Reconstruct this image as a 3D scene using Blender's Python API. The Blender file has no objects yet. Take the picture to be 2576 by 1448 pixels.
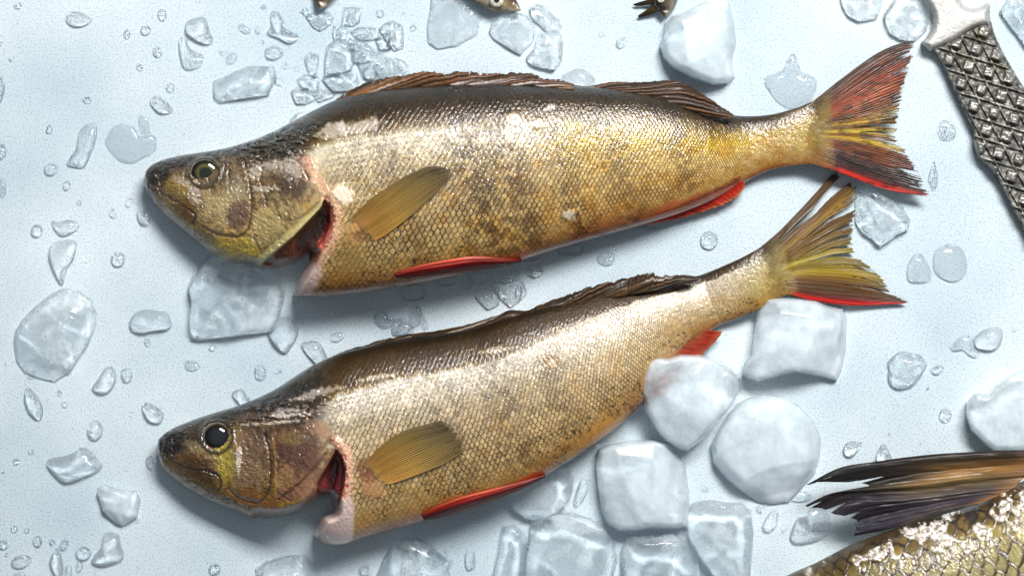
import bpy, math, random
import numpy as np
from mathutils import Vector

# ------------------------------------------------------------------ camera, light, exposure
W, H = 2575.0, 1448.0            # the photograph is traced in units ("u"); 2575 u = 0.40 m on the table
S = 0.40 / W
CD = 5200.0                      # camera height in u
sc = bpy.context.scene
C = sc.collection
cam = bpy.data.cameras.new('camera'); cam_o = bpy.data.objects.new('camera', cam); C.objects.link(cam_o)
sc.camera = cam_o
cam_o.location = (0, 0, CD * S)
cam.sensor_width = 36; cam.lens = 36 * CD / W; cam.clip_start = .01; cam.clip_end = 50

world = bpy.data.worlds.new('World'); sc.world = world; world.use_nodes = True
nt = world.node_tree; bg = nt.nodes['Background']
tc = nt.nodes.new('ShaderNodeTexCoord'); sx = nt.nodes.new('ShaderNodeSeparateXYZ'); rp = nt.nodes.new('ShaderNodeValToRGB')
nt.links.new(tc.outputs['Generated'], sx.inputs[0]); nt.links.new(sx.outputs['Z'], rp.inputs[0]); nt.links.new(rp.outputs[0], bg.inputs[0])
cr = rp.color_ramp
cr.elements[0].position = .25; cr.elements[0].color = (.02, .03, .045, 1)
cr.elements[1].position = .9; cr.elements[1].color = (.85, .93, 1, 1)
bg.inputs[1].default_value = .34

def area(name, loc, sx_, sy_, power, col=(1, 1, 1), target=(0, 0, 0)):
    l = bpy.data.lights.new(name, 'AREA'); l.shape = 'RECTANGLE'; l.size = sx_; l.size_y = sy_; l.energy = power; l.color = col
    o = bpy.data.objects.new(name, l); C.objects.link(o); o.location = loc
    o.rotation_euler = (Vector(target) - Vector(loc)).to_track_quat('-Z', 'Y').to_euler()
    return o
area('softbox_light', (.32, .68, .90), .60, .24, 25, (1, .985, .96), (0, -.06, 0))
sc.view_settings.view_transform = 'Standard'
sc.view_settings.look = 'None'
sc.view_settings.exposure = 0.1
sc.cycles.sample_clamp_indirect = 40; sc.cycles.use_guiding = True; sc.cycles.use_surface_guiding = True; sc.cycles.use_volume_guiding = False; sc.cycles.blur_glossy = 0
sc.cycles.max_bounces = 14; sc.cycles.transmission_bounces = 12

# ------------------------------------------------------------------ numpy helpers
def vnoise(x, y, seed=0):
    t = np.random.RandomState(seed).rand(256, 256)
    x = np.asarray(x, float) + 1000.3; y = np.asarray(y, float) + 1000.7
    xi = np.floor(x).astype(int); yi = np.floor(y).astype(int); fx = x - xi; fy = y - yi
    fx = fx * fx * (3 - 2 * fx); fy = fy * fy * (3 - 2 * fy)
    a = t[xi & 255, yi & 255]; b = t[(xi + 1) & 255, yi & 255]; c = t[xi & 255, (yi + 1) & 255]; d = t[(xi + 1) & 255, (yi + 1) & 255]
    return (a * (1 - fx) + b * fx) * (1 - fy) + (c * (1 - fx) + d * fx) * fy
def fbm(x, y, o=4, seed=0):
    r = 0; a = .5; n = 0
    for k in range(o):
        r = r + a * vnoise(np.asarray(x) * 2 ** k, np.asarray(y) * 2 ** k, seed + k); n += a; a *= .5
    return r / n
def sstep(a, b, x):
    t = np.clip((x - a) / (b - a), 0, 1); return t * t * (3 - 2 * t)
def catmull(P, n, closed=False):
    """n points along a Catmull-Rom curve through P, evenly spaced by length"""
    P = np.asarray(P, float); m = len(P)
    Q = np.vstack([P[-1], P, P[0], P[1]]) if closed else np.vstack([2 * P[0] - P[1], P, 2 * P[-1] - P[-2]])
    out = []
    for i in range(m if closed else m - 1):
        t = np.linspace(0, 1, 24, endpoint=False)[:, None]
        a, b, c, d = Q[i], Q[i + 1], Q[i + 2], Q[i + 3]
        out.append(.5 * ((2 * b) + (c - a) * t + (2 * a - 5 * b + 4 * c - d) * t * t + (3 * b - a - 3 * c + d) * t ** 3))
    out = np.vstack(out + [P[:1] if closed else P[-1:]])
    L = np.r_[0, np.cumsum(np.linalg.norm(np.diff(out, axis=0), axis=1))]
    q = np.linspace(0, L[-1], n + 1)[:-1] if closed else np.linspace(0, L[-1], n)
    return np.stack([np.interp(q, L, out[:, k]) for k in range(P.shape[1])], 1)
def cinterp(keys, vals, q):
    """smooth interpolation of rows of vals at parameter keys"""
    keys = np.asarray(keys, float); vals = np.asarray(vals, float)
    m = np.gradient(vals, keys, axis=0)
    i = np.clip(np.searchsorted(keys, q, side='right') - 1, 0, len(keys) - 2)
    h = (keys[i + 1] - keys[i]); t = (q - keys[i]) / h
    sh = (-1,) + (1,) * (vals.ndim - 1); t = t.reshape(sh); h = h.reshape(sh)
    return (2 * t ** 3 - 3 * t ** 2 + 1) * vals[i] + (t ** 3 - 2 * t ** 2 + t) * h * m[i] + (-2 * t ** 3 + 3 * t ** 2) * vals[i + 1] + (t ** 3 - t ** 2) * h * m[i + 1]
def pdist(x, y, P, closed=False):
    """distance to a polyline, and the nearest point on it"""
    P = np.asarray(P, float)
    if closed: P = np.vstack([P, P[:1]])
    best = np.full(x.shape, 1e9); bx = np.zeros(x.shape); by = np.zeros(x.shape)
    for a, b in zip(P[:-1], P[1:]):
        d = b - a; L = max(d @ d, 1e-9)
        t = np.clip(((x - a[0]) * d[0] + (y - a[1]) * d[1]) / L, 0, 1)
        qx = a[0] + t * d[0]; qy = a[1] + t * d[1]; r = np.hypot(x - qx, y - qy)
        k = r < best; best = np.where(k, r, best); bx = np.where(k, qx, bx); by = np.where(k, qy, by)
    return best, bx, by
def inside(x, y, P):
    P = np.asarray(P, float); r = np.zeros(x.shape, bool)
    for (x0, y0), (x1, y1) in zip(P, np.roll(P, -1, axis=0)):
        if y0 == y1: continue
        k = ((y0 > y) != (y1 > y)) & (x < (x1 - x0) * (y - y0) / (y1 - y0) + x0); r ^= k
    return r
def lin(c):
    c = np.clip(np.asarray(c, float) / 255., 0, 1)
    return np.where(c <= .04045, c / 12.92, ((c + .055) / 1.055) ** 2.4)
def ramp(q, stops):
    k = [s[0] for s in stops]; return np.stack([np.interp(q, k, [s[1][i] for s in stops]) for i in range(3)], -1)
def to_world(x, y, z):
    f = (CD - z) / CD       # traced outlines are set back to where they stand at their height
    return np.stack([(x - W / 2) * f * S, (H / 2 - y) * f * S, z * S], -1)

def tag(o, label=None, cat=None, group=None, kind=None):
    if label: o['label'] = label
    if cat: o['category'] = cat
    if group: o['group'] = group
    if kind: o['kind'] = kind
    return o
def empty(name, x, y, label, cat, group=None):
    o = bpy.data.objects.new(name, None); C.objects.link(o); o.empty_display_size = .01
    o.location = to_world(np.float64(x), np.float64(y), np.float64(0)); return tag(o, label, cat, group)
def mesh_obj(name, V, F, mat, parent=None, col=None, rough=None, smooth=True, thick=0, cov=None):
    """V (n,3) world, F (m,4 or 3) int array; linked as ONE mesh object, its origin at its base"""
    V = np.asarray(V, float); F = np.asarray(F, int)
    used = np.zeros(len(V), bool); used[F.ravel()] = True
    ix = np.cumsum(used) - 1; F = ix[F]; V = V[used]
    org = np.array(parent.location) if parent else np.array([(V[:, 0].min() + V[:, 0].max()) / 2, (V[:, 1].min() + V[:, 1].max()) / 2, 0])
    V = V - org
    me = bpy.data.meshes.new(name); k = F.shape[1]
    me.vertices.add(len(V)); me.vertices.foreach_set('co', V.astype(np.float32).ravel())
    me.loops.add(F.size); me.loops.foreach_set('vertex_index', F.astype(np.int32).ravel())
    me.polygons.add(len(F)); me.polygons.foreach_set('loop_start', np.arange(0, F.size, k, dtype=np.int32))
    me.polygons.foreach_set('loop_total', np.full(len(F), k, np.int32))
    me.polygons.foreach_set('use_smooth', np.full(len(F), smooth))
    me.update(calc_edges=True)
    if col is not None:
        c = np.ones((len(V), 4), np.float32); c[:, :3] = lin(np.asarray(col).reshape(-1, 3)[used])
        a = me.attributes.new('Col', 'FLOAT_COLOR', 'POINT'); a.data.foreach_set('color', c.ravel())
    if rough is not None:
        a = me.attributes.new('Rgh', 'FLOAT', 'POINT'); a.data.foreach_set('value', np.asarray(rough, np.float32).ravel()[used])
    if cov is not None:
        a = me.attributes.new('Cov', 'FLOAT', 'POINT'); a.data.foreach_set('value', np.asarray(cov, np.float32).ravel()[used])
    me.materials.append(mat); me.validate()
    o = bpy.data.objects.new(name, me); C.objects.link(o)
    if parent: o.parent = parent
    else: o.location = org
    if thick:
        m = o.modifiers.new('thick', 'SOLIDIFY'); m.thickness = thick * S; m.offset = -1
    return o
def grid_faces(n, m, keep=None, wrap=False):
    i, j = np.meshgrid(np.arange(n - 1), np.arange(m if wrap else m - 1), indexing='ij')
    j2 = (j + 1) % m
    F = np.stack([i * m + j, i * m + j2, (i + 1) * m + j2, (i + 1) * m + j], -1)
    if keep is not None: F = F[keep]
    return F.reshape(-1, 4)

# ------------------------------------------------------------------ materials
def mat(name, **kw):
    m = bpy.data.materials.new(name); m.use_nodes = True; b = m.node_tree.nodes['Principled BSDF']
    for k, v in kw.items(): b.inputs[k.replace('_', ' ')].default_value = v
    return m
def node(m, t): return m.node_tree.nodes.new(t)
def lk(m, a, b): m.node_tree.links.new(a, b)
def bump(m, scale, strength, dist, detail=4, tgt='Normal', rough=.55):
    b = m.node_tree.nodes['Principled BSDF']; t = node(m, 'ShaderNodeTexCoord'); n = node(m, 'ShaderNodeTexNoise'); u = node(m, 'ShaderNodeBump')
    n.inputs['Scale'].default_value = scale; n.inputs['Detail'].default_value = detail; n.inputs['Roughness'].default_value = rough
    u.inputs['Strength'].default_value = strength; u.inputs['Distance'].default_value = dist
    lk(m, t.outputs['Object'], n.inputs['Vector']); lk(m, n.outputs['Fac'], u.inputs['Height']); lk(m, u.outputs[0], b.inputs[tgt]); return n, u
def skin_mat(name, coat=1., coat_r=.07, transl=0., spec=.6, micro=.35, ms=1100, metal=0.):
    m = mat(name, Coat_Weight=coat, Coat_Roughness=coat_r, Specular_IOR_Level=spec, Metallic=metal, Coat_IOR=1.5)
    b = m.node_tree.nodes['Principled BSDF']
    a = node(m, 'ShaderNodeAttribute'); a.attribute_name = 'Col'; lk(m, a.outputs['Color'], b.inputs['Base Color'])
    r = node(m, 'ShaderNodeAttribute'); r.attribute_name = 'Rgh'; lk(m, r.outputs['Fac'], b.inputs['Roughness'])
    n, u = bump(m, ms, micro, .0006); lk(m, u.outputs[0], b.inputs['Coat Normal'])
    if transl:
        t = node(m, 'ShaderNodeBsdfTranslucent'); x = node(m, 'ShaderNodeMixShader'); x.inputs[0].default_value = transl
        lk(m, a.outputs['Color'], t.inputs[0]); lk(m, b.outputs[0], x.inputs[1]); lk(m, t.outputs[0], x.inputs[2])
        lk(m, x.outputs[0], m.node_tree.nodes['Material Output'].inputs[0])
    return m
M_SKIN = skin_mat('fish_skin', coat=.85, coat_r=.06, spec=.4, metal=.04); M_FIN = skin_mat('fish_fin', .22, .15, .34, .3, .1)
def see_through(M, t0):      # membranes thin out where they grow from the skin ('Cov') and let some of what lies behind show
    o_ = M.node_tree.nodes['Material Output']; l_ = o_.inputs[0].links[0].from_socket; t_ = node(M, 'ShaderNodeBsdfTransparent'); x_ = node(M, 'ShaderNodeMixShader')
    a_ = node(M, 'ShaderNodeAttribute'); a_.attribute_name = 'Cov'; q_ = node(M, 'ShaderNodeMath'); q_.operation = 'MULTIPLY'; q_.inputs[1].default_value = 1 - t0
    lk(M, a_.outputs['Fac'], q_.inputs[0]); lk(M, q_.outputs[0], x_.inputs[0]); lk(M, t_.outputs[0], x_.inputs[1]); lk(M, l_, x_.inputs[2]); lk(M, x_.outputs[0], o_.inputs[0])
see_through(M_FIN, .08)
M_PEC = skin_mat('pectoral_membrane', .5, .12, .25, .4, .15); see_through(M_PEC, .32)
M_EYE = skin_mat('fish_eye', 1., .02, 0, .6, 0.)
M_METAL = mat('cast_aluminium', Metallic=.45, Roughness=.38)
_b = M_METAL.node_tree.nodes['Principled BSDF']; _a = node(M_METAL, 'ShaderNodeAttribute'); _a.attribute_name = 'Col'; lk(M_METAL, _a.outputs['Color'], _b.inputs['Base Color']); _a = node(M_METAL, 'ShaderNodeAttribute'); _a.attribute_name = 'Rgh'; lk(M_METAL, _a.outputs['Fac'], _b.inputs['Roughness'])
bump(M_METAL, 900, .5, .0006)

M_WATER = mat('water', Base_Color=(.97, .985, 1, 1), Roughness=0., Transmission_Weight=1., IOR=1.333)
def let_through(M, share, rim, k=.5):
    """part of the light goes straight through the clear stuff, less of it where the surface stands steep"""
    o_ = M.node_tree.nodes['Material Output']; l_ = o_.inputs[0].links[0].from_socket; t_ = node(M, 'ShaderNodeBsdfTransparent'); x_ = node(M, 'ShaderNodeMixShader'); x_.inputs[0].default_value = share
    w_ = node(M, 'ShaderNodeLayerWeight'); w_.inputs['Blend'].default_value = k; r_ = node(M, 'ShaderNodeValToRGB'); e_ = r_.color_ramp.elements
    e_[0].position = .6; e_[0].color = (1, 1, 1, 1); e_[1].position = .98; e_[1].color = (*rim, 1)
    lk(M, w_.outputs['Facing'], r_.inputs[0]); lk(M, r_.outputs[0], t_.inputs[0]); lk(M, l_, x_.inputs[1]); lk(M, t_.outputs[0], x_.inputs[2]); lk(M, x_.outputs[0], o_.inputs[0])
let_through(M_WATER, .25, (.10, .18, .25))
def ice_mat(name, lo, hi, scale, bs, bd, base=(.80, .88, .93, 1), rough=.12, a=.45, b=.65):
    """glass and milky ice mixed by noise; lo..hi = how milky"""
    m = mat(name, Base_Color=(.96, .985, 1, 1), Roughness=rough, Transmission_Weight=1., IOR=1.31)
    n, u = bump(m, bs, .7, bd, 6)
    g = m.node_tree.nodes['Principled BSDF']
    d = node(m, 'ShaderNodeBsdfPrincipled'); d.inputs['Base Color'].default_value = base; d.inputs['Roughness'].default_value = .35
    d.inputs['Subsurface Weight'].default_value = .8; d.inputs['Subsurface Radius'].default_value = (1, 1, 1); d.inputs['Subsurface Scale'].default_value = .005
    d.inputs['Coat Weight'].default_value = 1.; d.inputs['Coat Roughness'].default_value = .08; lk(m, u.outputs[0], d.inputs['Normal'])
    t = node(m, 'ShaderNodeTexCoord'); f = node(m, 'ShaderNodeTexNoise'); f.inputs['Scale'].default_value = scale; f.inputs['Detail'].default_value = 8; f.inputs['Roughness'].default_value = .65
    f.inputs['Distortion'].default_value = .25
    mr = node(m, 'ShaderNodeMapRange'); mr.inputs[1].default_value = a; mr.inputs[2].default_value = b; mr.inputs[3].default_value = lo; mr.inputs[4].default_value = hi
    lk(m, t.outputs['Object'], f.inputs['Vector']); lk(m, f.outputs['Fac'], mr.inputs[0])
    x = node(m, 'ShaderNodeMixShader'); lk(m, mr.outputs[0], x.inputs[0]); lk(m, g.outputs[0], x.inputs[1]); lk(m, d.outputs[0], x.inputs[2])
    lk(m, x.outputs[0], m.node_tree.nodes['Material Output'].inputs[0])
    return m
M_CLEAR = ice_mat('clear_ice', .0, .12, 60, 160, .0005, rough=.01)
M_MELT = ice_mat('melting_ice', .0, .42, 60, 150, .0005, rough=.03)
let_through(M_CLEAR, .25, (.15, .24, .30)); let_through(M_MELT, .2, (.15, .24, .30))
M_MILK = ice_mat('milky_ice', .28, .74, 36, 420, .0003, base=(.76, .85, .905, 1), rough=.05, a=.34, b=.66)

# ------------------------------------------------------------------ the setting: the pale blue table
m = mat('pale_blue_paint', Roughness=.8, Specular_IOR_Level=.12)
b = m.node_tree.nodes['Principled BSDF']
t = node(m, 'ShaderNodeTexCoord')
n1 = node(m, 'ShaderNodeTexNoise'); n1.inputs['Scale'].default_value = 14; n1.inputs['Detail'].default_value = 6
n2 = node(m, 'ShaderNodeTexNoise'); n2.inputs['Scale'].default_value = 1500; n2.inputs['Detail'].default_value = 2
r1 = node(m, 'ShaderNodeValToRGB'); e = r1.color_ramp.elements
e[0].position = .3; e[0].color = (.40, .485, .535, 1); e[1].position = .72; e[1].color = (.585, .65, .68, 1)
r2 = node(m, 'ShaderNodeValToRGB'); e = r2.color_ramp.elements
e[0].position = .30; e[0].color = (.50, .58, .63, 1); e[1].position = .50; e[1].color = (1, 1, 1, 1)
mx = node(m, 'ShaderNodeMixRGB'); mx.blend_type = 'MULTIPLY'; mx.inputs[0].default_value = .75
for n in (n1, n2): lk(m, t.outputs['Object'], n.inputs['Vector'])
lk(m, n1.outputs['Fac'], r1.inputs[0]); lk(m, n2.outputs['Fac'], r2.inputs[0]); lk(m, r1.outputs[0], mx.inputs[1]); lk(m, r2.outputs[0], mx.inputs[2]); lk(m, mx.outputs[0], b.inputs['Base Color'])
u = node(m, 'ShaderNodeBump'); u.inputs['Strength'].default_value = .35; u.inputs['Distance'].default_value = .0003; lk(m, n2.outputs['Fac'], u.inputs['Height']); lk(m, u.outputs[0], b.inputs['Normal'])
o = mesh_obj('table_surface', [(-1.5, -1.5, 0), (1.5, -1.5, 0), (1.5, 1.5, 0), (-1.5, 1.5, 0)], [(0, 1, 2, 3)], m, smooth=False)
tag(o, 'pale blue painted tabletop wet with melted ice and fine spray', kind='structure')

# ------------------------------------------------------------------ fish
class Paint:
    """colour, relief and gloss per surface point, all fixed to the body (x, y = where the point was traced)"""
    def __init__(s, x, y, col, z, rough):
        s.x, s.y, s.c, s.z, s.r = x, y, col, z, rough
    def _box(s, P, pad):
        P = np.asarray(P, float); return (s.x > P[:, 0].min() - pad) & (s.x < P[:, 0].max() + pad) & (s.y > P[:, 1].min() - pad) & (s.y < P[:, 1].max() + pad)
    def _mix(s, k, a, col=None, dz=0, r=None):
        a = a * np.ones(k.sum())
        if col is not None: s.c[k] = s.c[k] * (1 - a[:, None]) + np.array(col, float) * a[:, None]
        if dz: s.z[k] += dz * a
        if r is not None: s.r[k] = s.r[k] * (1 - a) + r * a
    def blob(s, x, y, rx, ry, rot, col, a=1., noise=.5, ns=14, dz=0, r=None, seed=3):
        R = max(rx, ry) * 1.8; k = s._box([(x, y)], R)
        if not k.any(): return
        c, q = math.cos(math.radians(rot)), math.sin(math.radians(rot)); dx = s.x[k] - x; dy = s.y[k] - y
        d = np.hypot((dx * c + dy * q) / rx, (-dx * q + dy * c) / ry)
        d = d + noise * (fbm(s.x[k] / ns, s.y[k] / ns, 4, seed) - .5) * 2
        s._mix(k, a * (1 - sstep(.55, 1.15, d)), col, dz, r)
    def stroke(s, P, w, col=None, a=1., dz=0, r=None, wob=1.5, curve=True):
        k = s._box(P, w * 3 + 6)
        if not k.any(): return
        if curve and len(P) > 2: P = catmull(P, len(P) * 5)
        d, _, _ = pdist(s.x[k] + wob * (vnoise(s.x[k] / 5, s.y[k] / 5, 5) - .5) * 2, s.y[k], P)
        s._mix(k, a * np.exp(-(d / w) ** 2), col, dz, r)
    def poly(s, P, soft, col=None, a=1., dz=0, r=None, noise=0, ns=10, curve=True):
        if curve: P = catmull(P, len(P) * 5, True)
        k = s._box(P, soft + 3)
        if not k.any(): return
        x, y = s.x[k], s.y[k]; d, _, _ = pdist(x, y, P, True); d = np.where(inside(x, y, P), d, -d) + noise * (fbm(x / ns, y / ns, 4, 9) - .5) * 2
        s._mix(k, a * sstep(-soft, soft, d), col, dz, r)

def scale_pattern(c, r, seed=1):
    """overlapping rounded scales; returns (edge darkness 0..1, relief 0..1, random per scale)"""
    top = np.full(c.shape, 1e9); edge = np.zeros(c.shape); rel = np.zeros(c.shape); rnd = np.zeros(c.shape)
    tb = np.random.RandomState(seed).rand(512, 512)
    r0 = np.floor(r).astype(int)
    for dj in (-1, 0, 1, 2):
        j = r0 + dj; off = .5 * (j % 2); i0 = np.floor(c - off).astype(int)
        for di in (-1, 0, 1):
            i = i0 + di; cc = i + off
            jx = (tb[i % 512, j % 512] - .5) * .16
            dx = (c - cc - jx); dy = (r - j)
            d = (np.abs(dx / 1.0) ** 1.7 + np.abs(dy / 1.04) ** 1.7) ** (1 / 1.7)
            k = (d < 1) & (cc < top)
            top = np.where(k, cc, top); edge = np.where(k, sstep(.70, .93, d), edge)
            rel = np.where(k, .35 + .65 * np.clip(dx, 0, 1) - .9 * sstep(.9, 1, d), rel)
            rnd = np.where(k, tb[(i * 7 + 3) % 512, (j * 13 + 5) % 512], rnd)
    return edge, rel, rnd

class Fish: pass
def build_body(F, keys, n, m, hk, rows, zfac=.8, notch=None, hmin=4, skew=-.0, scale_on=None, paint=None, base=None, low=20, relief=3.4, snout_z=46, tail_z=0):
    """keys: (Tx,Ty,Bx,By) from snout to tail root. One closed continuous body surface."""
    K = np.array([k[:4] for k in keys], float)
    mid = (K[:, :2] + K[:, 2:]) / 2
    L = np.r_[0, np.cumsum(np.linalg.norm(np.diff(mid, axis=0), axis=1))]
    q = np.linspace(0, L[-1], n)
    q = L[-1] * (.93 * np.linspace(0, 1, n) + .07 * np.linspace(0, 1, n) ** 2)
    R = cinterp(L, K, q); T, B = R[:, :2], R[:, 2:]
    depth = np.linalg.norm(B - T, axis=1)
    hs = np.maximum(hk(q / L[-1]) * depth, hmin)
    th = np.linspace(0, 1, m); v = -np.cos(math.pi * th) * .6 + (2 * th - 1) * .4       # -1 back .. 1 belly
    vv = np.broadcast_to(v, (n, m)); t = (vv + 1) / 2
    x = T[:, :1] * (1 - t) + B[:, :1] * t; y = T[:, 1:] * (1 - t) + B[:, 1:] * t
    qq = np.broadcast_to((q / L[-1])[:, None], (n, m))
    zc = np.maximum(np.maximum(hs * zfac, snout_z * (1 - sstep(0, .10, q / L[-1]))), tail_z * sstep(.76, .98, q / L[-1]))[:, None]
    prof = (1 - np.abs(vv) ** 2.15) ** .56
    z = zc + hs[:, None] * prof
    lx = np.broadcast_to(q[:, None], (n, m))
    col = base(qq, vv, x, y)
    rough = np.full((n, m), .42)
    # scales, their size following the depth of the body
    sp = depth / rows
    cx = np.r_[0, np.cumsum(np.diff(q) / ((sp[1:] + sp[:-1]) / 2))]
    ang = np.arcsin(np.clip(vv, -1, 1)) / (math.pi / 2) * .55 + vv * .45
    wx = .35 * (fbm(x / 90, y / 90, 2, 21) - .5); wy = .9 * (fbm(x / 70, y / 70, 2, 25) - .5)
    edge, rel, rnd = scale_pattern((cx[:, None] + wx * 2) / 1.28 + .3 * vv, (ang + 1) / 2 * rows + wy)
    on = scale_on(qq, vv, x, y)
    fade = .55 + .45 * fbm(x / 40, y / 40, 3, 31) * 1.6
    col = col * (1 - (.74 * edge * on * np.clip(fade * 1.5 - .5, .2, 1.15))[..., None] * np.array([.85, 1., 1.12])) * (1 + (on * (rnd - .5) * .22)[..., None])
    col = col * (1 + (.16 * on * np.clip(rel - .35, 0, 1) * (1 - edge))[..., None])  # raised middle of each scale painted brighter, like a small highlight
    szr = (sp / 14)[:, None]
    z = z + relief * szr * rel * on * np.sqrt(np.clip(1 - vv ** 2, 0, 1) + .1)
    rough = rough - .12 * on * (1 - edge)
    f = fbm(x / 7, y / 7, 3, 41) - .5
    z = z + 1.2 * f; col = col * (1 + .22 * f[..., None])
    P = Paint(x, y, col, z, rough); paint(P)
    x, y, z, col, rough = P.x, P.y, P.z, P.c, P.r
    # under side
    v2 = np.linspace(1, -1, low + 2)[1:-1]; t2 = (v2 + 1) / 2
    x2 = T[:, :1] * (1 - t2) + B[:, :1] * t2; y2 = T[:, 1:] * (1 - t2) + B[:, 1:] * t2
    z2 = np.maximum(zc - hs[:, None] * (1 - np.abs(v2) ** 2.6) ** .56, .6)
    X = np.hstack([x, x2]); Y = np.hstack([y, y2]); Z = np.hstack([z, z2])
    c2 = np.repeat(col[:, -1:, :], low, 1) * .9
    COL = np.concatenate([col, c2], 1); RG = np.hstack([rough, np.full((n, low), .4)])
    keep = None
    if notch is not None:
        ins = inside(X, Y, notch); d, bx, by = pdist(X, Y, notch, True)
        e = np.sqrt(np.clip(1 - (1 - np.clip(d / 26, 0, 1)) ** 2, 0, 1)); Z = np.where(ins, 10, 10 + (Z - 10) * e)
        near = ins & (d < 7)
        X = np.where(near, bx, X); Y = np.where(near, by, Y)
        far = ins & ~near
        kf = ~far; M2 = m + low
        keep = kf[:-1] & kf[1:] & np.roll(kf, -1, 1)[:-1] & np.roll(kf, -1, 1)[1:]
        ki = ~ins
        keep &= ki[:-1] | ki[1:] | np.roll(ki, -1, 1)[:-1] | np.roll(ki, -1, 1)[1:]
    V = to_world(X, Y, Z).reshape(-1, 3)
    F.body = mesh_obj('body', V, grid_faces(n, m + low, keep, wrap=True), M_SKIN, F.root, COL.reshape(-1, 3), RG)
    # height look-up
    F.g = 4.; F.x0 = x.min() - 20; F.y0 = y.min() - 20
    nx = int((x.max() - F.x0) / F.g) + 12; ny = int((y.max() - F.y0) / F.g) + 12
    F.rc = np.zeros((nx, ny, 3)); F.rc[((x - F.x0) / F.g).astype(int), ((y - F.y0) / F.g).astype(int)] = col
    F.r = np.full((nx, ny), -1.); np.maximum.at(F.r, (((x - F.x0) / F.g).astype(int), ((y - F.y0) / F.g).astype(int)), z)
    return F
def zat(F, x, y, default=0.):
    i = np.clip(((x - F.x0) / F.g).astype(int), 0, F.r.shape[0] - 1); j = np.clip(((y - F.y0) / F.g).astype(int), 0, F.r.shape[1] - 1)
    r = F.r[i, j]; return np.where(r < 0, default, r)

def cat_(F, x, y):
    i = np.clip(((x - F.x0) / F.g).astype(int), 0, F.r.shape[0] - 1); j = np.clip(((y - F.y0) / F.g).astype(int), 0, F.r.shape[1] - 1)
    return F.rc[i, j], F.r[i, j] > 0
def fin(name, parent, guides, nu, nv, colfn, zfn, rays=20, ridge=1.4, rag=.05, slits=(), seed=0, mt=None, thick=2.0, label=None, smoothz=0, ripc=.24, finec=.32, root=None, rootv=.2):
    G = np.array([catmull(g, nv) for g in guides])                         # (g, nv, 2)
    u = np.linspace(0, 1, nu); G = cinterp(np.linspace(0, 1, len(guides)), G, u)
    v = np.linspace(0, 1, nv)
    rg = 1 - rag * (.6 * np.abs(vnoise(u * rays * 2.3, u * 0, seed)) + .4 * vnoise(u * rays * 7, u * 0, seed + 1)) * 2
    x = np.empty((nu, nv)); y = np.empty((nu, nv))
    for i in range(nu):
        x[i] = np.interp(v * rg[i], v, G[i, :, 0]); y[i] = np.interp(v * rg[i], v, G[i, :, 1])
    uu, vv = np.meshgrid(u, v, indexing='ij')
    rip = np.abs(np.sin(math.pi * rays * (uu + .004 * np.sin(vv * 9 + uu * 30))))
    fine = vnoise(uu * rays * 5, vv * 3, seed + 4)
    z = zfn(x, y, uu, vv)
    if smoothz:
        for _ in range(smoothz):
            z[:, 1:-1] = (z[:, :-2] + z[:, 1:-1] + z[:, 2:]) / 3; z[1:-1] = (z[:-2] + z[1:-1] + z[2:]) / 3
    z = z + (ridge * (rip - .3) + .5 * ridge * fine) * (sstep(0, rootv, vv) if root is not None else 1)
    c = colfn(uu, vv, x, y) * (1 + (ripc * (rip - .55) + finec * (fine - .5))[..., None])
    if root is not None:      # the fin grows out of the skin in the skin's own colour
        bc, ok = cat_(root, x, y); k = ((1 - sstep(rootv * .25, rootv, vv + .12 * (fbm(x / 9, y / 9, 3, 8) - .5))) * ok)[..., None]; c = c * (1 - k) + bc * k
    cov = sstep(.0, rootv * .5, vv + .10 * (fbm(x / 7, y / 7, 3, 18) - .5) - .02) if root is not None else np.ones(uu.shape)
    kill = np.zeros(uu.shape, bool)
    for (u0, v0, w) in slits:
        kill |= np.abs(uu - u0 - .004 * np.sin(vv * 14)) < w * (vv - v0) / (1 - v0)
    k = ~kill; keep = k[:-1, :-1] & k[1:, :-1] & k[:-1, 1:] & k[1:, 1:]
    o = mesh_obj(name, to_world(x, y, z).reshape(-1, 3), grid_faces(nu, nv, keep), mt or M_FIN, parent, c.reshape(-1, 3), .34 + .2 * fine, thick=thick, cov=cov)
    if label: o['label'] = label
    return o
def rslits(n, v0, w, seed, lo=.02, hi=.98):
    r = random.Random(seed); return [(r.uniform(lo, hi), r.uniform(*v0), r.uniform(*w)) for _ in range(n)]

def eye(F, cx, cy, r, ry, iris, pupil, prad, lift, poff=(0, 0), bulge=.38):
    n, m = 22, 48; q = np.linspace(0, 1, n)[:, None]; a = np.linspace(0, 2 * math.pi, m, endpoint=False)[None]
    x = cx + r * q * np.cos(a); y = cy + ry * q * np.sin(a)
    z = lift + r * bulge * np.sqrt(np.clip(1.02 - q ** 2, 0, 1)) + 0 * a
    qq = q + 0 * a; c = ramp(qq, iris); nz = fbm(x / 5, y / 5, 3, 7); c = c * (.75 + .5 * nz[..., None])
    d = np.hypot(x - cx - poff[0], y - cy - poff[1]) / r
    a = (1 - sstep(prad - .06, prad + .04, d))[..., None]; c = c * (1 - a) + np.array(pupil, float) * a
    fo = grid_faces(n, m, wrap=True)
    e = mesh_obj('eye', to_world(x, y, z).reshape(-1, 3), fo, M_EYE, F.root, c.reshape(-1, 3), np.full(n * m, .12))
    return e

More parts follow.
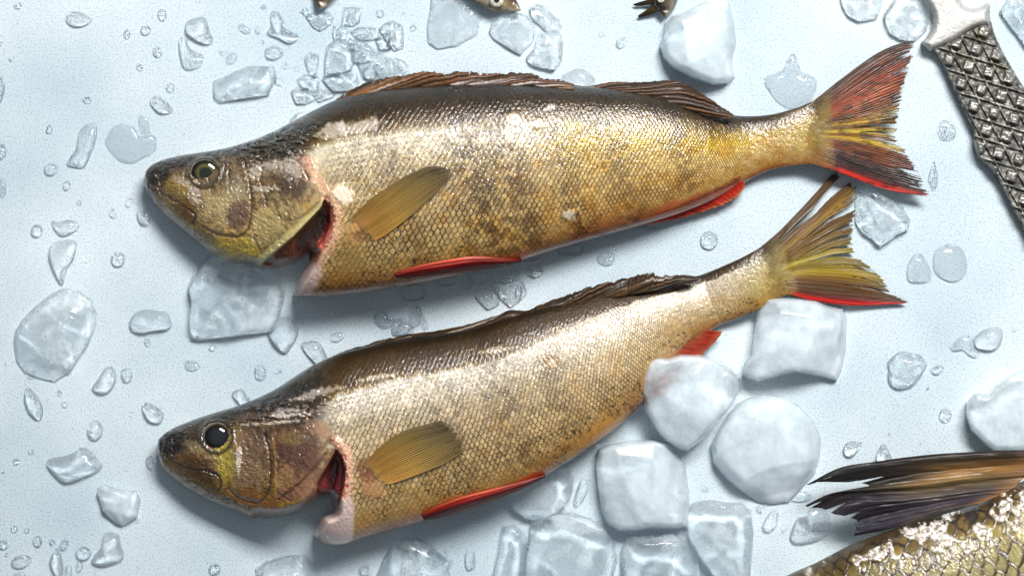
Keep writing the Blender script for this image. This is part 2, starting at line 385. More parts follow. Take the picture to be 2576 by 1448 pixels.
# ================================================================== FISH ONE (upper perch)
F1 = Fish(); F1.root = empty('perch', 1200, 480, 'upper perch with a green eye and rust brown tail, lying above the other perch', 'fish')
K1 = [(361, 455, 361, 458), (365, 436, 367, 476), (374, 422, 378, 494), (397, 407, 397, 522), (440, 394, 432, 556), (500, 384, 488, 602), (560, 374, 540, 642), (620, 357, 596, 666),
      (680, 334, 650, 690), (735, 306, 700, 728), (790, 277, 742, 743), (840, 254, 800, 746), (900, 237, 870, 740), (1000, 222, 960, 728), (1100, 214, 1060, 711), (1200, 211, 1170, 687),
      (1300, 209, 1290, 660), (1400, 212, 1400, 626), (1500, 218, 1510, 595), (1600, 227, 1610, 567), (1700, 248, 1710, 536), (1800, 282, 1800, 500), (1870, 292, 1865, 464),
      (1940, 288, 1930, 431), (2000, 272, 1995, 417), (2045, 254, 2052, 414), (2085, 228, 2100, 425)]
N1 = catmull([(590, 672), (650, 674), (700, 672), (745, 658), (783, 632), (781, 652), (764, 680), (748, 708), (737, 742), (728, 790), (600, 790)], 120, True)
def base1(q, v, x, y):
    c = ramp(v, [(-1, (30, 21, 8)), (-.80, (54, 38, 10)), (-.68, (84, 60, 16)), (-.61, (126, 102, 58)), (-.54, (234, 230, 224)), (-.36, (222, 212, 198)), (-.18, (198, 180, 150)), (.25, (196, 172, 126)), (.7, (202, 174, 118)), (.9, (196, 144, 82)), (1, (166, 98, 50))])  # white band under the back: silver flank with the wet highlight painted in
    nz = fbm(x / 26, y / 26, 4, 51)
    # olive back reaches further down behind the first dorsal fin
    g = sstep(1330, 1480, x) * (1 - sstep(1980, 2060, x))
    c = c * np.array((.84, .82, .74))
    e = ramp(v + .25 * (nz - .5), [(-1, (34, 26, 16)), (-.8, (54, 40, 18)), (-.68, (82, 62, 14)), (-.5, (150, 124, 10)), (-.28, (196, 168, 34)), (-.1, (214, 190, 120)), (.3, (206, 180, 134)), (.72, (196, 158, 104)), (.92, (178, 106, 54)), (1, (150, 70, 34))])
    e = e * np.array((.86, .83, .68)); c = c * (1 - g[..., None]) + e * g[..., None]
    k = (sstep(1900, 2085, x + 30 * fbm(x / 20, y / 20, 3, 9)) * .95)[..., None]
    c = c * (1 - k) + ramp(v, [(-1, (80, 62, 34)), (-.5, (138, 112, 40)), (.3, (166, 144, 70)), (1, (140, 98, 50))]) * k
    # dusky saddles and speckle
    for cx_, w, a in ((1000, 45, .18), (1190, 60, .34), (1290, 40, .26), (1420, 40, .2), (1560, 45, .2), (1720, 45, .2)):
        s = a * np.exp(-((x - cx_ - .28 * (y - 420)) / w) ** 2) * sstep(.35, .62, fbm(x / 16, y / 16, 4, 61)) * (1 - sstep(.85, 1, v)) * 1.6
        c = c * (1 - s[..., None] * np.array([.75, .85, 1.]))
    gb = (sstep(.5, .72, fbm(x / 34, y / 34, 4, 65)) * sstep(-.5, -.1, v) * .55)[..., None]; c = c * (1 - gb) + c * np.array((.94, .80, .46)) * gb
    sp = sstep(.60, .74, fbm(x / 5.2, y / 5.2, 3, 71)) * sstep(.2, .6, v) * (1 - sstep(1500, 1700, x)) * sstep(.40, .6, fbm(x / 60, y / 60, 2, 75))
    return c * (1 - .55 * sp[..., None])
def son1(q, v, x, y):
    return sstep(800, 850, x + .25 * (y - 420)) * (1 - .9 * sstep(1960, 2090, x)) * (1 - .5 * sstep(.5, .85, v)) * (1 - .5 * (1 - sstep(-.92, -.7, v)))
def paint1(P):
    hd = 1 - sstep(735, 800, P.x + .12 * (P.y - 400))      # head skin, bare of scales
    hc = ramp((P.y - 380) / 300 + .5 * (fbm(P.x / 30, P.y / 30, 4, 81) - .5), [(0, (70, 58, 44)), (.22, (104, 84, 58)), (.42, (146, 122, 84)), (.7, (170, 142, 88)), (1, (146, 118, 56))])
    n = np.clip((fbm(P.x / 10, P.y / 10, 5, 83) - .5) * 1.6 + .5, 0, 1)
    hc = hc * (.72 + .56 * n[..., None])
    P.c[:] = P.c * (1 - hd[..., None]) + hc * hd[..., None]; P.z += hd * 3 * (n - .5); P.r -= .1 * hd
    w_ = np.exp(-(((P.x - 680) / 150) ** 2 + ((P.y - 365 + .2 * (P.x - 680)) / 42) ** 2) ** 2); P.z += w_ * 7 * sstep(.45, .7, fbm(P.x / 13, P.y / 7, 3, 91)); P.r -= .2 * w_
    P.blob(600, 362, 260, 26, -14, (38, 32, 26), .95, .25, 30)
    P.blob(700, 372, 110, 42, -22, (58, 48, 38), .85, .35, 22)
    P.blob(395, 438, 45, 36, -30, (36, 28, 24), .95, .3, 16)
    P.blob(455, 402, 55, 20, -12, (44, 34, 26), .85, .3, 16)
    P.blob(470, 560, 120, 30, 38, (110, 92, 40), .6, .3)
    P.blob(450, 470, 40, 28, 30, (150, 122, 60), .8, .5, 12)
    P.blob(488, 478, 26, 12, 35, (205, 190, 175), .8, .5, 8)
    P.blob(468, 530, 42, 24, 52, (104, 72, 22), .85, .3, 14)
    P.blob(455, 455, 24, 12, 30, (196, 176, 160), .7, .5, 8)
    P.blob(560, 520, 60, 50, 0, (186, 164, 118), .8, .4, 20)
    P.blob(596, 540, 32, 42, 20, (98, 70, 58), .75, .4, 12)
    P.blob(600, 622, 75, 34, 8, (190, 164, 62), .8, .4, 18)
    P.blob(672, 560, 46, 62, 20, (196, 172, 112), .75, .4, 16)
    P.blob(650, 455, 60, 34, -10, (120, 92, 58), .7, .6, 9)
    P.blob(668, 425, 60, 30, -10, (134, 116, 92), .7, .7, 8)
    P.blob(735, 470, 58, 34, 25, (78, 60, 46), .8, .5, 12)
    P.blob(735, 415, 38, 26, -30, (150, 140, 128), .7, .7, 7)
    P.blob(598, 470, 26, 34, 0, (168, 158, 132), .6, .6, 8)
    P.blob(765, 420, 24, 38, -30, (112, 72, 52), .8, .4, 10)
    # jaw, cheek and gill-cover bones
    P.stroke([(384, 474), (412, 490), (440, 505), (470, 525), (492, 545), (484, 566)], 3, (52, 36, 20), .85, -3)
    P.stroke([(366, 470), (392, 520), (430, 553), (490, 600), (540, 640)], 7, (78, 60, 34), .7, -1)
    P.stroke([(400, 505), (440, 540), (488, 580)], 4, (160, 138, 84), .6, 1)
    P.stroke([(612, 400), (622, 440), (630, 480), (632, 520), (624, 572), (598, 596), (545, 588), (510, 570)], 4, (84, 56, 34), .75, -4)
    P.stroke([(650, 395), (660, 420), (655, 450), (668, 500), (672, 520)], 3, (80, 56, 36), .6, -3)
    P.stroke([(638, 600), (660, 640), (690, 655)], 3, (96, 84, 40), .6, -3)
    P.stroke([(690, 505), (700, 540), (720, 555), (760, 545), (800, 510)], 3.5, (84, 66, 48), .6, -3)
    P.stroke([(735, 400), (760, 420), (775, 450)], 4, (70, 44, 32), .7, -4)
    rg_ = np.abs(fbm(P.x / 22, P.y / 22, 4, 391) - .5); k_ = hd * np.exp(-(rg_ / .012) ** 2); P.c *= (1 - .42 * k_)[..., None] * (1 - .12 * hd)[..., None]; P.z -= 1.6 * k_; P.z += hd * 2.2 * (fbm(P.x / 4.5, P.y / 4.5, 2, 401) - .5)
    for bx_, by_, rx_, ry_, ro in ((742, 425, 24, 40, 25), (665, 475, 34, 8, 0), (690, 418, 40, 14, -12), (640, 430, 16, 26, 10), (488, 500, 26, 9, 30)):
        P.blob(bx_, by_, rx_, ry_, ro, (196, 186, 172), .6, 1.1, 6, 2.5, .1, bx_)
    a_ = np.linspace(0, 2 * math.pi, 25); P.stroke(list(zip(515 + 38 * np.cos(a_), 434 + 36 * np.sin(a_))), 5, (60, 48, 34), .8, 5, .15)
    # gill opening: pale bony flap edge, dark opening, pink collar
    P.poly([(660, 664), (740, 598), (806, 528), (816, 506), (826, 520), (828, 560), (812, 602), (784, 634), (745, 660), (700, 674)], 5, (96, 44, 20), 1, -52, .3, curve=False)
    P.poly([(745, 600), (806, 536), (822, 545), (812, 600), (780, 632), (742, 640)], 8, (34, 14, 10), .9, -8, .3, curve=False)
    P.stroke([(700, 668), (750, 650), (785, 618)], 9, (150, 78, 40), .85, 6)
    P.stroke([(652, 660), (700, 618), (752, 572), (800, 527), (814, 508)], 11, (186, 174, 118), .95, 6)
    P.stroke([(640, 652), (690, 606), (742, 560), (790, 520)], 3, (120, 104, 62), .6, -3)
    P.stroke([(820, 500), (832, 540), (826, 575), (806, 615)], 7, (150, 30, 48), .9, -10)
    P.stroke([(775, 405), (790, 440), (812, 470), (838, 500), (848, 540), (842, 590), (815, 640), (782, 690)], 15, (204, 160, 130), .9, 2, wob=9)
    P.stroke([(828, 515), (838, 545), (832, 585), (812, 625), (790, 655)], 4, (150, 52, 52), .6, -2, wob=10)
    P.stroke([(790, 455), (815, 490), (838, 520)], 3, (226, 196, 170), .6, 2, wob=8)
    P.stroke([(818, 590), (792, 640), (768, 680)], 9, (204, 104, 92), .75, 1)
    P.blob(775, 700, 34, 52, 28, (214, 186, 180), .95, .25, 14)
    P.blob(752, 737, 22, 10, 10, (150, 108, 80), .6, .4)
    P.blob(862, 492, 34, 26, 35, (226, 206, 180), .95, .35, 12, 5)
    P.blob(905, 565, 36, 20, -40, (196, 140, 90), .85, .3, 12, 3)
    P.blob(890, 590, 40, 36, 0, (172, 132, 74), .8, .5, 8, 2)
    P.blob(905, 592, 20, 18, 0, (118, 76, 48), .7, .5, 7)
    P.blob(880, 650, 44, 55, 0, (128, 100, 44), .55, .7, 7)
    P.blob(1290, 655, 90, 16, -10, (190, 84, 40), .75, .4, 14)
    P.blob(1060, 682, 90, 16, -8, (200, 120, 70), .6, .4, 14)
    P.blob(1740, 515, 150, 26, -18, (170, 78, 40), .6, .4, 20)
    # pale glossy patches, slightly raised over the scales
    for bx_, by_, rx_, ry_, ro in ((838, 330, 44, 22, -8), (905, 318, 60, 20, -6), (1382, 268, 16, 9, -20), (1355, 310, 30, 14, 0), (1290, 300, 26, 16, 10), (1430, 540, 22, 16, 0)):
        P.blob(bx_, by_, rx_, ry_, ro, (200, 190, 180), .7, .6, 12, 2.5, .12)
    P.blob(1228, 318, 14, 12, 0, (92, 74, 22), .8, .4, 8)
    P.blob(1352, 318, 18, 14, 0, (100, 82, 24), .6, .6, 7)
    P.blob(1450, 318, 22, 12, 0, (170, 150, 40), .5, .5, 9)
hk1 = lambda s: np.interp(s, [0, .03, .1, .25, .6, .82, .92, 1], [.42, .38, .30, .245, .235, .24, .16, .03])
build_body(F1, K1, 1080, 330, hk1, 42, tail_z=44, notch=N1, scale_on=son1, paint=paint1, base=base1)
eye(F1, 515, 434, 35, 33, [(0, (40, 42, 8)), (.35, (34, 38, 6)), (.55, (88, 78, 12)), (.7, (30, 30, 6)), (.88, (12, 11, 8)), (.95, (52, 46, 26)), (1, (60, 52, 34))], (14, 17, 4), .46, float(zat(F1, np.array([515.]), np.array([436.]))[0]) - 8, (3, 4))

# fins
def tailz(F, u, v, z0=42, z1=10): return z0 + (z1 - z0) * sstep(0, .9, v)
def col_tail1(u, v, x, y):
    c = ramp(u + .03 * (vnoise(u * 30, v * 2, 3) - .5), [(0, (64, 40, 24)), (.08, (100, 46, 16)), (.18, (146, 54, 10)), (.27, (164, 72, 10)), (.36, (116, 62, 10)), (.44, (186, 146, 20)), (.49, (112, 66, 12)), (.54, (214, 190, 50)), (.58, (124, 76, 16)), (.63, (200, 170, 34)), (.68, (120, 62, 14)), (.76, (112, 50, 14)), (.86, (44, 24, 20)), (.93, (88, 30, 26)), (.965, (206, 34, 20)), (1, (214, 44, 20))])
    k = (1 - sstep(.05, .32, v))[..., None]; c = c * (1 - k) + np.array((150, 132, 62.)) * k
    t_ = (sstep(.75, 1, v) * .3)[..., None]; c = c * (1 - t_) + c * .45 * t_
    d = (sstep(.5, .7, fbm(x / 18, y / 9, 3, 5)) * .35)[..., None]
    return c * (1 - d) * .9
G_T1 = [[(2010, 272), (2045, 254), (2100, 211), (2170, 158), (2240, 118), (2312, 100)], [(2020, 288), (2066, 270), (2130, 228), (2200, 180), (2260, 146), (2308, 128)], [(2025, 300), (2075, 290), (2150, 250), (2220, 212), (2292, 178)],
        [(2020, 312), (2080, 303), (2150, 283), (2220, 258), (2276, 234)], [(2016, 322), (2080, 318), (2150, 309), (2210, 298), (2266, 286)], [(2014, 335), (2080, 335), (2160, 335), (2212, 338), (2264, 344)],
        [(2014, 348), (2080, 350), (2160, 361), (2230, 377), (2294, 394)], [(2014, 362), (2075, 370), (2155, 390), (2230, 410), (2316, 430)], [(2012, 380), (2060, 392), (2150, 422), (2240, 452), (2338, 476)], [(2005, 402), (2050, 415), (2120, 437), (2220, 474), (2344, 497)]]
fin('tail_fin', F1.root, G_T1, 420, 90, col_tail1, lambda x, y, u, v: np.maximum(zat(F1, x, y, 0) * (1 - sstep(.42, .55, v)) - 2 + 3.5 * sstep(0, .12, v), tailz(F1, u, v, 57, 38)), 62, .7, .05,
    rslits(18, (.72, .9), (.001, .003), 2, .05, .9) + [(.11, .7, .010), (.20, .8, .006), (.50, .55, .012), (.545, .6, .008), (.60, .62, .010), (.66, .7, .006), (.80, .8, .014)], 4, smoothz=6, root=F1, rootv=.42, thick=1.2)
def strk(u, v, k, sl, seed): return vnoise(v * k - u * sl, u * 3, seed)
def col_dors1(u, v, x, y):
    s = strk(u, v, 10, 26, 3)[..., None]; w = strk(u, v, 7, 18, 8)[..., None]
    c = np.array((44., 34, 28)) * (1 - s) + np.array((128., 84, 44)) * s
    w = sstep(.62, .8, w) * (1 - sstep(.5, .85, v))[..., None] * .8
    return c * (1 - w) + np.array((206., 196, 196)) * w
def dorsal_guides(base, top): # columns from the back edge up and towards the tail
    return [[b, ((b[0] + t[0]) / 2, (b[1] + t[1]) / 2), t] for b, t in zip(base, top)]
bx = catmull([(838, 268), (900, 252), (1000, 238), (1100, 228), (1200, 226), (1300, 224), (1380, 222), (1440, 226)], 26)
tx = catmull([(842, 254), (885, 222), (950, 198), (1020, 183), (1088, 172), (1100, 181), (1180, 176), (1215, 184), (1290, 181), (1345, 186), (1362, 197), (1400, 199), (1442, 210)], 26)
fin('dorsal_fin', F1.root, [[tuple(b_), tuple((b_ + t_) / 2 + (3, 0)), tuple(t_)] for b_, t_ in zip(bx, tx)], 360, 30, col_dors1,
    lambda x, y, u, v: 88 + 10 * np.sin(v * 3.1) - 14 * v + 16 * strk(u, v, 10, 26, 3), 30, .0, .10, rslits(14, (.7, .9), (.001, .003), 5), 9, label='spiny front back fin folded flat', ripc=0)
bx = catmull([(1480, 232), (1560, 236), (1640, 250), (1720, 272), (1790, 296), (1838, 300)], 20)
tx = catmull([(1484, 218), (1540, 207), (1620, 205), (1690, 202), (1722, 209), (1760, 232), (1800, 258), (1842, 288)], 20)
def col_dors1b(u, v, x, y):
    s = strk(u, v, 9, 14, 13)[..., None]; c = np.array((38., 30, 30)) * (1 - s) + np.array((104., 66, 32)) * s; return c
fin('dorsal_fin', F1.root, [[tuple(b_), tuple((b_ + t_) / 2 + (4, 0)), tuple(t_)] for b_, t_ in zip(bx, tx)], 240, 28, col_dors1b,
    lambda x, y, u, v: 76 + 8 * np.sin(v * 3.1) - 16 * v + 12 * strk(u, v, 9, 14, 13), 26, .0, .06, (), 15, label='soft rear back fin', ripc=.1)
def col_pec(u, v, x, y):
    c = ramp(v + .1 * (vnoise(u * 9, v * 3, 6) - .5), [(0, (160, 124, 78)), (.15, (146, 108, 52)), (.4, (134, 106, 50)), (.65, (112, 92, 48)), (.85, (92, 76, 44)), (1, (76, 62, 40))])
    return c * (.78 + .34 * u[..., None])
fin('pectoral_fin', F1.root, [[(872, 560), (930, 503), (1000, 455), (1068, 422), (1112, 419)], [(888, 575), (950, 520), (1020, 468), (1090, 432), (1136, 424)], [(905, 592), (965, 548), (1035, 498), (1100, 455), (1142, 438)], [(922, 612), (965, 594), (1030, 545), (1090, 492), (1120, 460)]],
    220, 70, col_pec, lambda x, y, u, v: zat(F1, x, y) - 1 + 8 * sstep(0, .35, v), 24, 1.3, .05, rslits(10, (.7, .9), (.002, .006), 3), 22, smoothz=16, root=F1, rootv=.11, thick=.8, mt=M_PEC, ripc=.95)
def col_red(u, v, x, y):
    c = ramp(u, [(0, (196, 104, 62)), (.18, (176, 34, 18)), (.5, (140, 16, 12)), (.75, (120, 20, 14)), (.92, (176, 96, 60)), (1, (190, 140, 100))]) * (.42 + .4 * np.sin(math.pi * v) ** .5)[..., None]; return c * (.85 + .3 * vnoise(v * 5, u * 6, 3))[..., None]
def spindle(name, F, top, bot, colf, zoff, **kw):
    a = catmull(top, 12); b_ = catmull(bot, 12)
    return fin(name, F.root, [list(map(tuple, a * (1 - t_) + b_ * t_)) for t_ in (0, .33, .66, 1)], 60, 110, colf, zoff, **kw)
spindle('pelvic_fin', F1, [(992, 690), (1040, 672), (1110, 657), (1190, 646), (1260, 650), (1310, 654)], [(996, 696), (1040, 697), (1110, 690), (1190, 680), (1260, 668), (1312, 656)], col_red,
        lambda x, y, u, v: np.maximum(zat(F1, x, y, 80), 80) + 3 + 10 * np.sin(math.pi * u), rays=4, ridge=2., rag=.0, thick=3, smoothz=8)
fin('anal_fin', F1.root, [[(1592, 556), (1596, 566), (1600, 572)], [(1670, 530), (1690, 548), (1705, 552)], [(1740, 500), (1770, 520), (1792, 528)], [(1800, 470), (1830, 492), (1850, 503)], [(1845, 448), (1862, 462), (1872, 478)], [(1858, 442), (1868, 448), (1874, 455)]],
    160, 30, lambda u, v, x, y: ramp(v, [(0, (168, 92, 56)), (.3, (160, 40, 24)), (.6, (180, 36, 22)), (.85, (190, 70, 46)), (1, (204, 130, 100))]), lambda x, y, u, v: np.maximum(zat(F1, x, y, 44), 44) * (1 - sstep(.15, .5, v)) + (50 - 22 * v) * sstep(.15, .5, v) + 3, 22, .7, .08, (), 31, ripc=.2, root=F1, rootv=.35, smoothz=4)
# the dark hollow behind the gill cover is closed by the gill itself
def lump(name, parent, poly, h, z0, col, mt, r=.3, n=90, m=30, nz=0, label=None, seed=1, p=2.2, comb=0):
    P = catmull(poly, n, True); c = P.mean(0); q = np.sin(np.linspace(0, 1, m) * math.pi / 2)[:, None]
    x = c[0] + (P[:, 0] - c[0]) * q; y = c[1] + (P[:, 1] - c[1]) * q; z = z0 + h * (1 - q ** p) + 0 * x
    st = np.sin((x * .8 - y * .6 + 6 * fbm(x / 14, y / 14, 2, 4)) * comb); z = z + nz * (fbm(x / 9, y / 9, 3, seed) - .5) * (1 - q ** 2) + (2.5 * st * (1 - q ** 4) if comb else 0)
    cc = np.array(col, float) * (.75 + .5 * fbm(x / 8, y / 8, 3, seed + 5)[..., None]) * (1 + (.35 * st[..., None] if comb else 0))
    o = mesh_obj(name, to_world(x, y, z).reshape(-1, 3), grid_faces(m, n, wrap=True), mt, parent, cc.reshape(-1, 3), np.full(x.size, r))
    if label: o['label'] = label
    return o
lump('gill', F1.root, [(720, 640), (760, 600), (790, 566), (800, 590), (785, 618), (750, 645)], 10, 58, (120, 40, 24), M_SKIN, .25, nz=6, comb=.7)

# ================================================================== FISH TWO (lower perch)
F2 = Fish(); F2.root = empty('perch', 1200, 1060, 'lower perch with a black glassy eye, an ice cube leaning against its belly', 'fish')
K2 = [(394, 1126, 394, 1129), (397, 1110, 398, 1146), (408, 1095, 405, 1166), (430, 1079, 422, 1188), (475, 1059, 455, 1216), (530, 1040, 505, 1246), (590, 1022, 555, 1270), (640, 1003, 610, 1290),
      (692, 978, 668, 1318), (735, 950, 728, 1345), (785, 919, 790, 1360), (840, 893, 850, 1369), (915, 872, 925, 1347), (1000, 854, 1035, 1318), (1090, 841, 1140, 1291), (1180, 824, 1240, 1256),
      (1270, 798, 1340, 1212), (1350, 776, 1440, 1152), (1430, 756, 1530, 1090), (1520, 735, 1610, 1020), (1600, 722, 1668, 935), (1680, 710, 1735, 866), (1750, 695, 1802, 822),
      (1820, 668, 1866, 797), (1880, 640, 1922, 772), (1922, 615, 1965, 748), (1956, 584, 2004, 728)]
N2 = catmull([(640, 1310), (674, 1302), (726, 1294), (773, 1276), (797, 1258), (822, 1250), (834, 1262), (838, 1286), (812, 1297), (797, 1322), (789, 1345), (796, 1354), (806, 1362), (800, 1420), (640, 1420)], 140, True)
def base2(q, v, x, y):
    nz = fbm(x / 22, y / 22, 4, 151)
    c = ramp(v + .10 * (nz - .5), [(-1, (30, 21, 8)), (-.85, (58, 40, 8)), (-.64, (86, 60, 14)), (-.585, (136, 112, 66)), (-.555, (238, 234, 230)), (-.34, (226, 218, 208)), (-.18, (200, 186, 162)), (.25, (196, 174, 136)), (.7, (204, 176, 124)), (.9, (204, 154, 80)), (1, (190, 112, 40))])  # upper flank turns white for silver scales plus a painted highlight strip
    c = c * np.array((.87, .85, .79))
    g = sstep(1250, 1600, x)[..., None]
    e = ramp(v + .12 * (nz - .5), [(-1, (40, 30, 18)), (-.70, (76, 56, 26)), (-.66, (214, 206, 196)), (-.1, (214, 200, 178)), (.6, (196, 170, 124)), (.9, (178, 128, 70)), (1, (150, 96, 50))])
    e = e * np.array((.88, .86, .80)); c = c * (1 - g) + e * g
    k = (sstep(1820, 1990, x + 30 * fbm(x / 20, y / 20, 3, 9)) * .95)[..., None]
    c = c * (1 - k) + ramp(v, [(-1, (70, 54, 34)), (-.5, (142, 126, 72)), (.3, (168, 150, 78)), (1, (146, 114, 46))]) * k
    for cx_, w, a in ((1130, 60, .14), (1280, 50, .2), (1420, 50, .14)):
        s = a * np.exp(-((x - cx_ - .35 * (y - 1050)) / w) ** 2) * sstep(.35, .62, fbm(x / 16, y / 16, 4, 161)) * (1 - sstep(.85, 1, v)) * 1.6
        c = c * (1 - s[..., None] * np.array([.75, .85, 1.]))
    gb = (sstep(.5, .72, fbm(x / 34, y / 34, 4, 165)) * sstep(-.3, .1, v) * .5)[..., None]; c = c * (1 - gb) + c * np.array((.92, .84, .66)) * gb
    sp = sstep(.58, .72, fbm(x / 5, y / 5, 3, 171)) * sstep(.25, .6, v) * sstep(.38, .6, fbm(x / 70, y / 70, 2, 175))
    return c * (1 - .5 * sp[..., None])
def son2(q, v, x, y):
    return sstep(800, 860, x + .2 * (y - 1050)) * (1 - .9 * sstep(1860, 1990, x)) * (1 - .55 * sstep(.5, .85, v)) * (1 - .6 * (1 - sstep(-.8, -.6, v)))
def paint2(P):
    hd = 1 - sstep(770, 835, P.x + .25 * (P.y - 1060))
    n = np.clip((fbm(P.x / 10, P.y / 10, 5, 183) - .5) * 1.6 + .5, 0, 1)
    hc = ramp((P.y - 1050) / 240 + .6 * (fbm(P.x / 24, P.y / 24, 4, 181) - .5), [(0, (58, 46, 34)), (.25, (106, 80, 56)), (.5, (128, 100, 60)), (.75, (140, 104, 46)), (1, (110, 74, 30))])
    hc = hc * (.7 + .6 * n[..., None])
    P.c[:] = P.c * (1 - hd[..., None]) + hc * hd[..., None]; P.z += hd * 3 * (n - .5); P.r -= .1 * hd
    w_ = np.exp(-(((P.x - 720) / 120) ** 2 + ((P.y - 1030 + .2 * (P.x - 720)) / 30) ** 2) ** 2); P.z += w_ * 7 * sstep(.45, .7, fbm(P.x / 14, P.y / 6, 3, 191)); P.r -= .2 * w_
    P.blob(620, 1015, 220, 24, -17, (38, 30, 24), .95, .25, 26)
    P.blob(430, 1115, 55, 38, -20, (26, 20, 16), .97, .25, 16)
    P.blob(500, 1092, 55, 30, -20, (52, 40, 26), .85, .4, 12)
    P.blob(500, 1125, 46, 14, 22, (160, 146, 104), .55, .6, 8)
    P.blob(490, 1200, 120, 22, 34, (86, 64, 24), .8, .3, 18)
    P.blob(505, 1180, 60, 26, 34, (70, 46, 14), .85, .3, 14)
    P.blob(572, 1160, 30, 60, -8, (186, 168, 60), .85, .5, 12)
    P.blob(590, 1110, 24, 40, 15, (156, 138, 70), .7, .5, 10)
    P.blob(625, 1185, 46, 60, 0, (158, 124, 92), .8, .35, 16)
    P.blob(625, 1120, 50, 50, 0, (128, 96, 74), .7, .4, 14)
    P.blob(745, 1150, 75, 66, 0, (92, 58, 46), .85, .4, 16)
    P.blob(770, 1105, 50, 34, 0, (96, 68, 56), .8, .5, 12)
    P.blob(735, 1100, 40, 22, 0, (142, 116, 66), .6, .6, 8)
    P.blob(716, 1200, 30, 40, 20, (172, 132, 84), .7, .7, 9)
    P.blob(745, 1235, 70, 30, -30, (140, 92, 70), .75, .6, 9)
    P.blob(650, 1255, 90, 26, 12, (150, 96, 30), .8, .4, 14)
    P.blob(735, 1270, 50, 14, -12, (160, 132, 40), .6, .6, 9)
    P.blob(800, 1075, 40, 22, 20, (168, 128, 98), .7, .6, 9)
    # small scales on the cheek
    e_, r_, _ = scale_pattern(P.x / 7.5, P.y / 7.5, 5)
    k = np.exp(-(((P.x - 622) / 50) ** 2 + ((P.y - 1180) / 62) ** 2) ** 2); P.c *= (1 - .4 * k * e_)[..., None]; P.z += 2.5 * k * (r_ - .4)
    P.stroke([(398, 1136), (440, 1162), (480, 1178), (520, 1184), (548, 1196), (556, 1218), (548, 1232)], 3, (34, 24, 12), .85, -3.5)
    P.stroke([(400, 1150), (440, 1195), (500, 1236), (560, 1264)], 4, (130, 104, 48), .5, 1)
    P.stroke([(664, 1092), (676, 1130), (680, 1180), (676, 1230), (650, 1262), (600, 1250), (575, 1228)], 4, (82, 52, 28), .75, -5)
    P.stroke([(684, 1100), (692, 1150), (692, 1210), (690, 1245)], 3, (180, 134, 62), .6, 2)
    P.stroke([(700, 1240), (730, 1262), (724, 1288)], 3, (80, 58, 28), .6, -3)
    P.stroke([(700, 1255), (745, 1222), (790, 1176), (818, 1140)], 3.5, (72, 42, 34), .65, -4)
    rg_ = np.abs(fbm(P.x / 22, P.y / 22, 4, 491) - .5); k_ = hd * np.exp(-(rg_ / .012) ** 2); P.c *= (1 - .42 * k_)[..., None] * (1 - .12 * hd)[..., None]; P.z -= 1.6 * k_; P.z += hd * 2.2 * (fbm(P.x / 4.5, P.y / 4.5, 2, 501) - .5)
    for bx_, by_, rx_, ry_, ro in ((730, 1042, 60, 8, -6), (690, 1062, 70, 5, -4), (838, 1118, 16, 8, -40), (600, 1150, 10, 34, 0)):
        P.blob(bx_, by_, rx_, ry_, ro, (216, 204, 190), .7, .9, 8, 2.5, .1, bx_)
    a_ = np.linspace(0, 2 * math.pi, 25); P.stroke(list(zip(546 + 41 * np.cos(a_), 1097 + 40 * np.sin(a_))), 5, (52, 42, 28), .8, 5, .15)
    P.poly([(798, 1256), (800, 1215), (822, 1178), (846, 1134), (858, 1150), (866, 1180), (862, 1222), (846, 1284), (836, 1270), (826, 1250)], 5, (104, 26, 30), 1, -50, .2, curve=False)
    P.poly([(820, 1200), (846, 1150), (850, 1180), (840, 1230), (838, 1262), (828, 1240)], 5, (48, 10, 12), .9, -6, .2, curve=False)
    P.stroke([(702, 1290), (750, 1272), (790, 1238), (812, 1190), (842, 1140), (849, 1116), (836, 1104)], 9, (112, 70, 50), .9, 6)
    P.stroke([(848, 1108), (868, 1126), (878, 1160), (880, 1200), (874, 1250), (862, 1300)], 12, (214, 168, 142), .92, 2, wob=9)
    P.stroke([(862, 1140), (870, 1180), (868, 1225), (854, 1280)], 4, (160, 50, 52), .65, -2, wob=9)
    P.poly([(789, 1344), (800, 1318), (818, 1296), (842, 1284), (868, 1250), (888, 1260), (890, 1310), (884, 1358), (845, 1370), (808, 1362)], 6, (212, 186, 180), .97, 0, .3)
    P.blob(815, 1330, 16, 22, 0, (190, 150, 140), .4, .3)
    P.blob(925, 1195, 26, 16, 30, (120, 74, 46), .8, .4, 10, 2)
    P.blob(935, 1230, 34, 26, 40, (176, 128, 84), .8, .5, 9, 2)
    P.blob(908, 1170, 14, 20, 20, (104, 66, 32), .7, .4)
    P.blob(1150, 1262, 120, 20, -17, (190, 96, 44), .6, .4, 14)
    P.blob(1320, 1214, 60, 14, -30, (206, 60, 24), .8, .3, 14)
    P.blob(1535, 1078, 22, 12, -38, (146, 92, 70), .8, .3, 9)
    P.blob(1500, 1095, 120, 26, -38, (206, 148, 52), .55, .4, 16)
    P.blob(1383, 905, 24, 20, 20, (122, 88, 44), .7, .5, 6)
    P.blob(1388, 912, 12, 10, 20, (200, 184, 160), .8, .4, 6)
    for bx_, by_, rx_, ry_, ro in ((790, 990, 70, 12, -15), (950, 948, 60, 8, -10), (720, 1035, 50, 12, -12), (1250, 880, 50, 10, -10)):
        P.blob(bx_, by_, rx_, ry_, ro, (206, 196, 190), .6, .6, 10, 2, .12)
hk2 = lambda s: np.interp(s, [0, .03, .1, .25, .6, .82, .92, 1], [.42, .38, .30, .245, .235, .24, .16, .03])
build_body(F2, K2, 1080, 320, hk2, 43, tail_z=42, notch=N2, scale_on=son2, paint=paint2, base=base2)
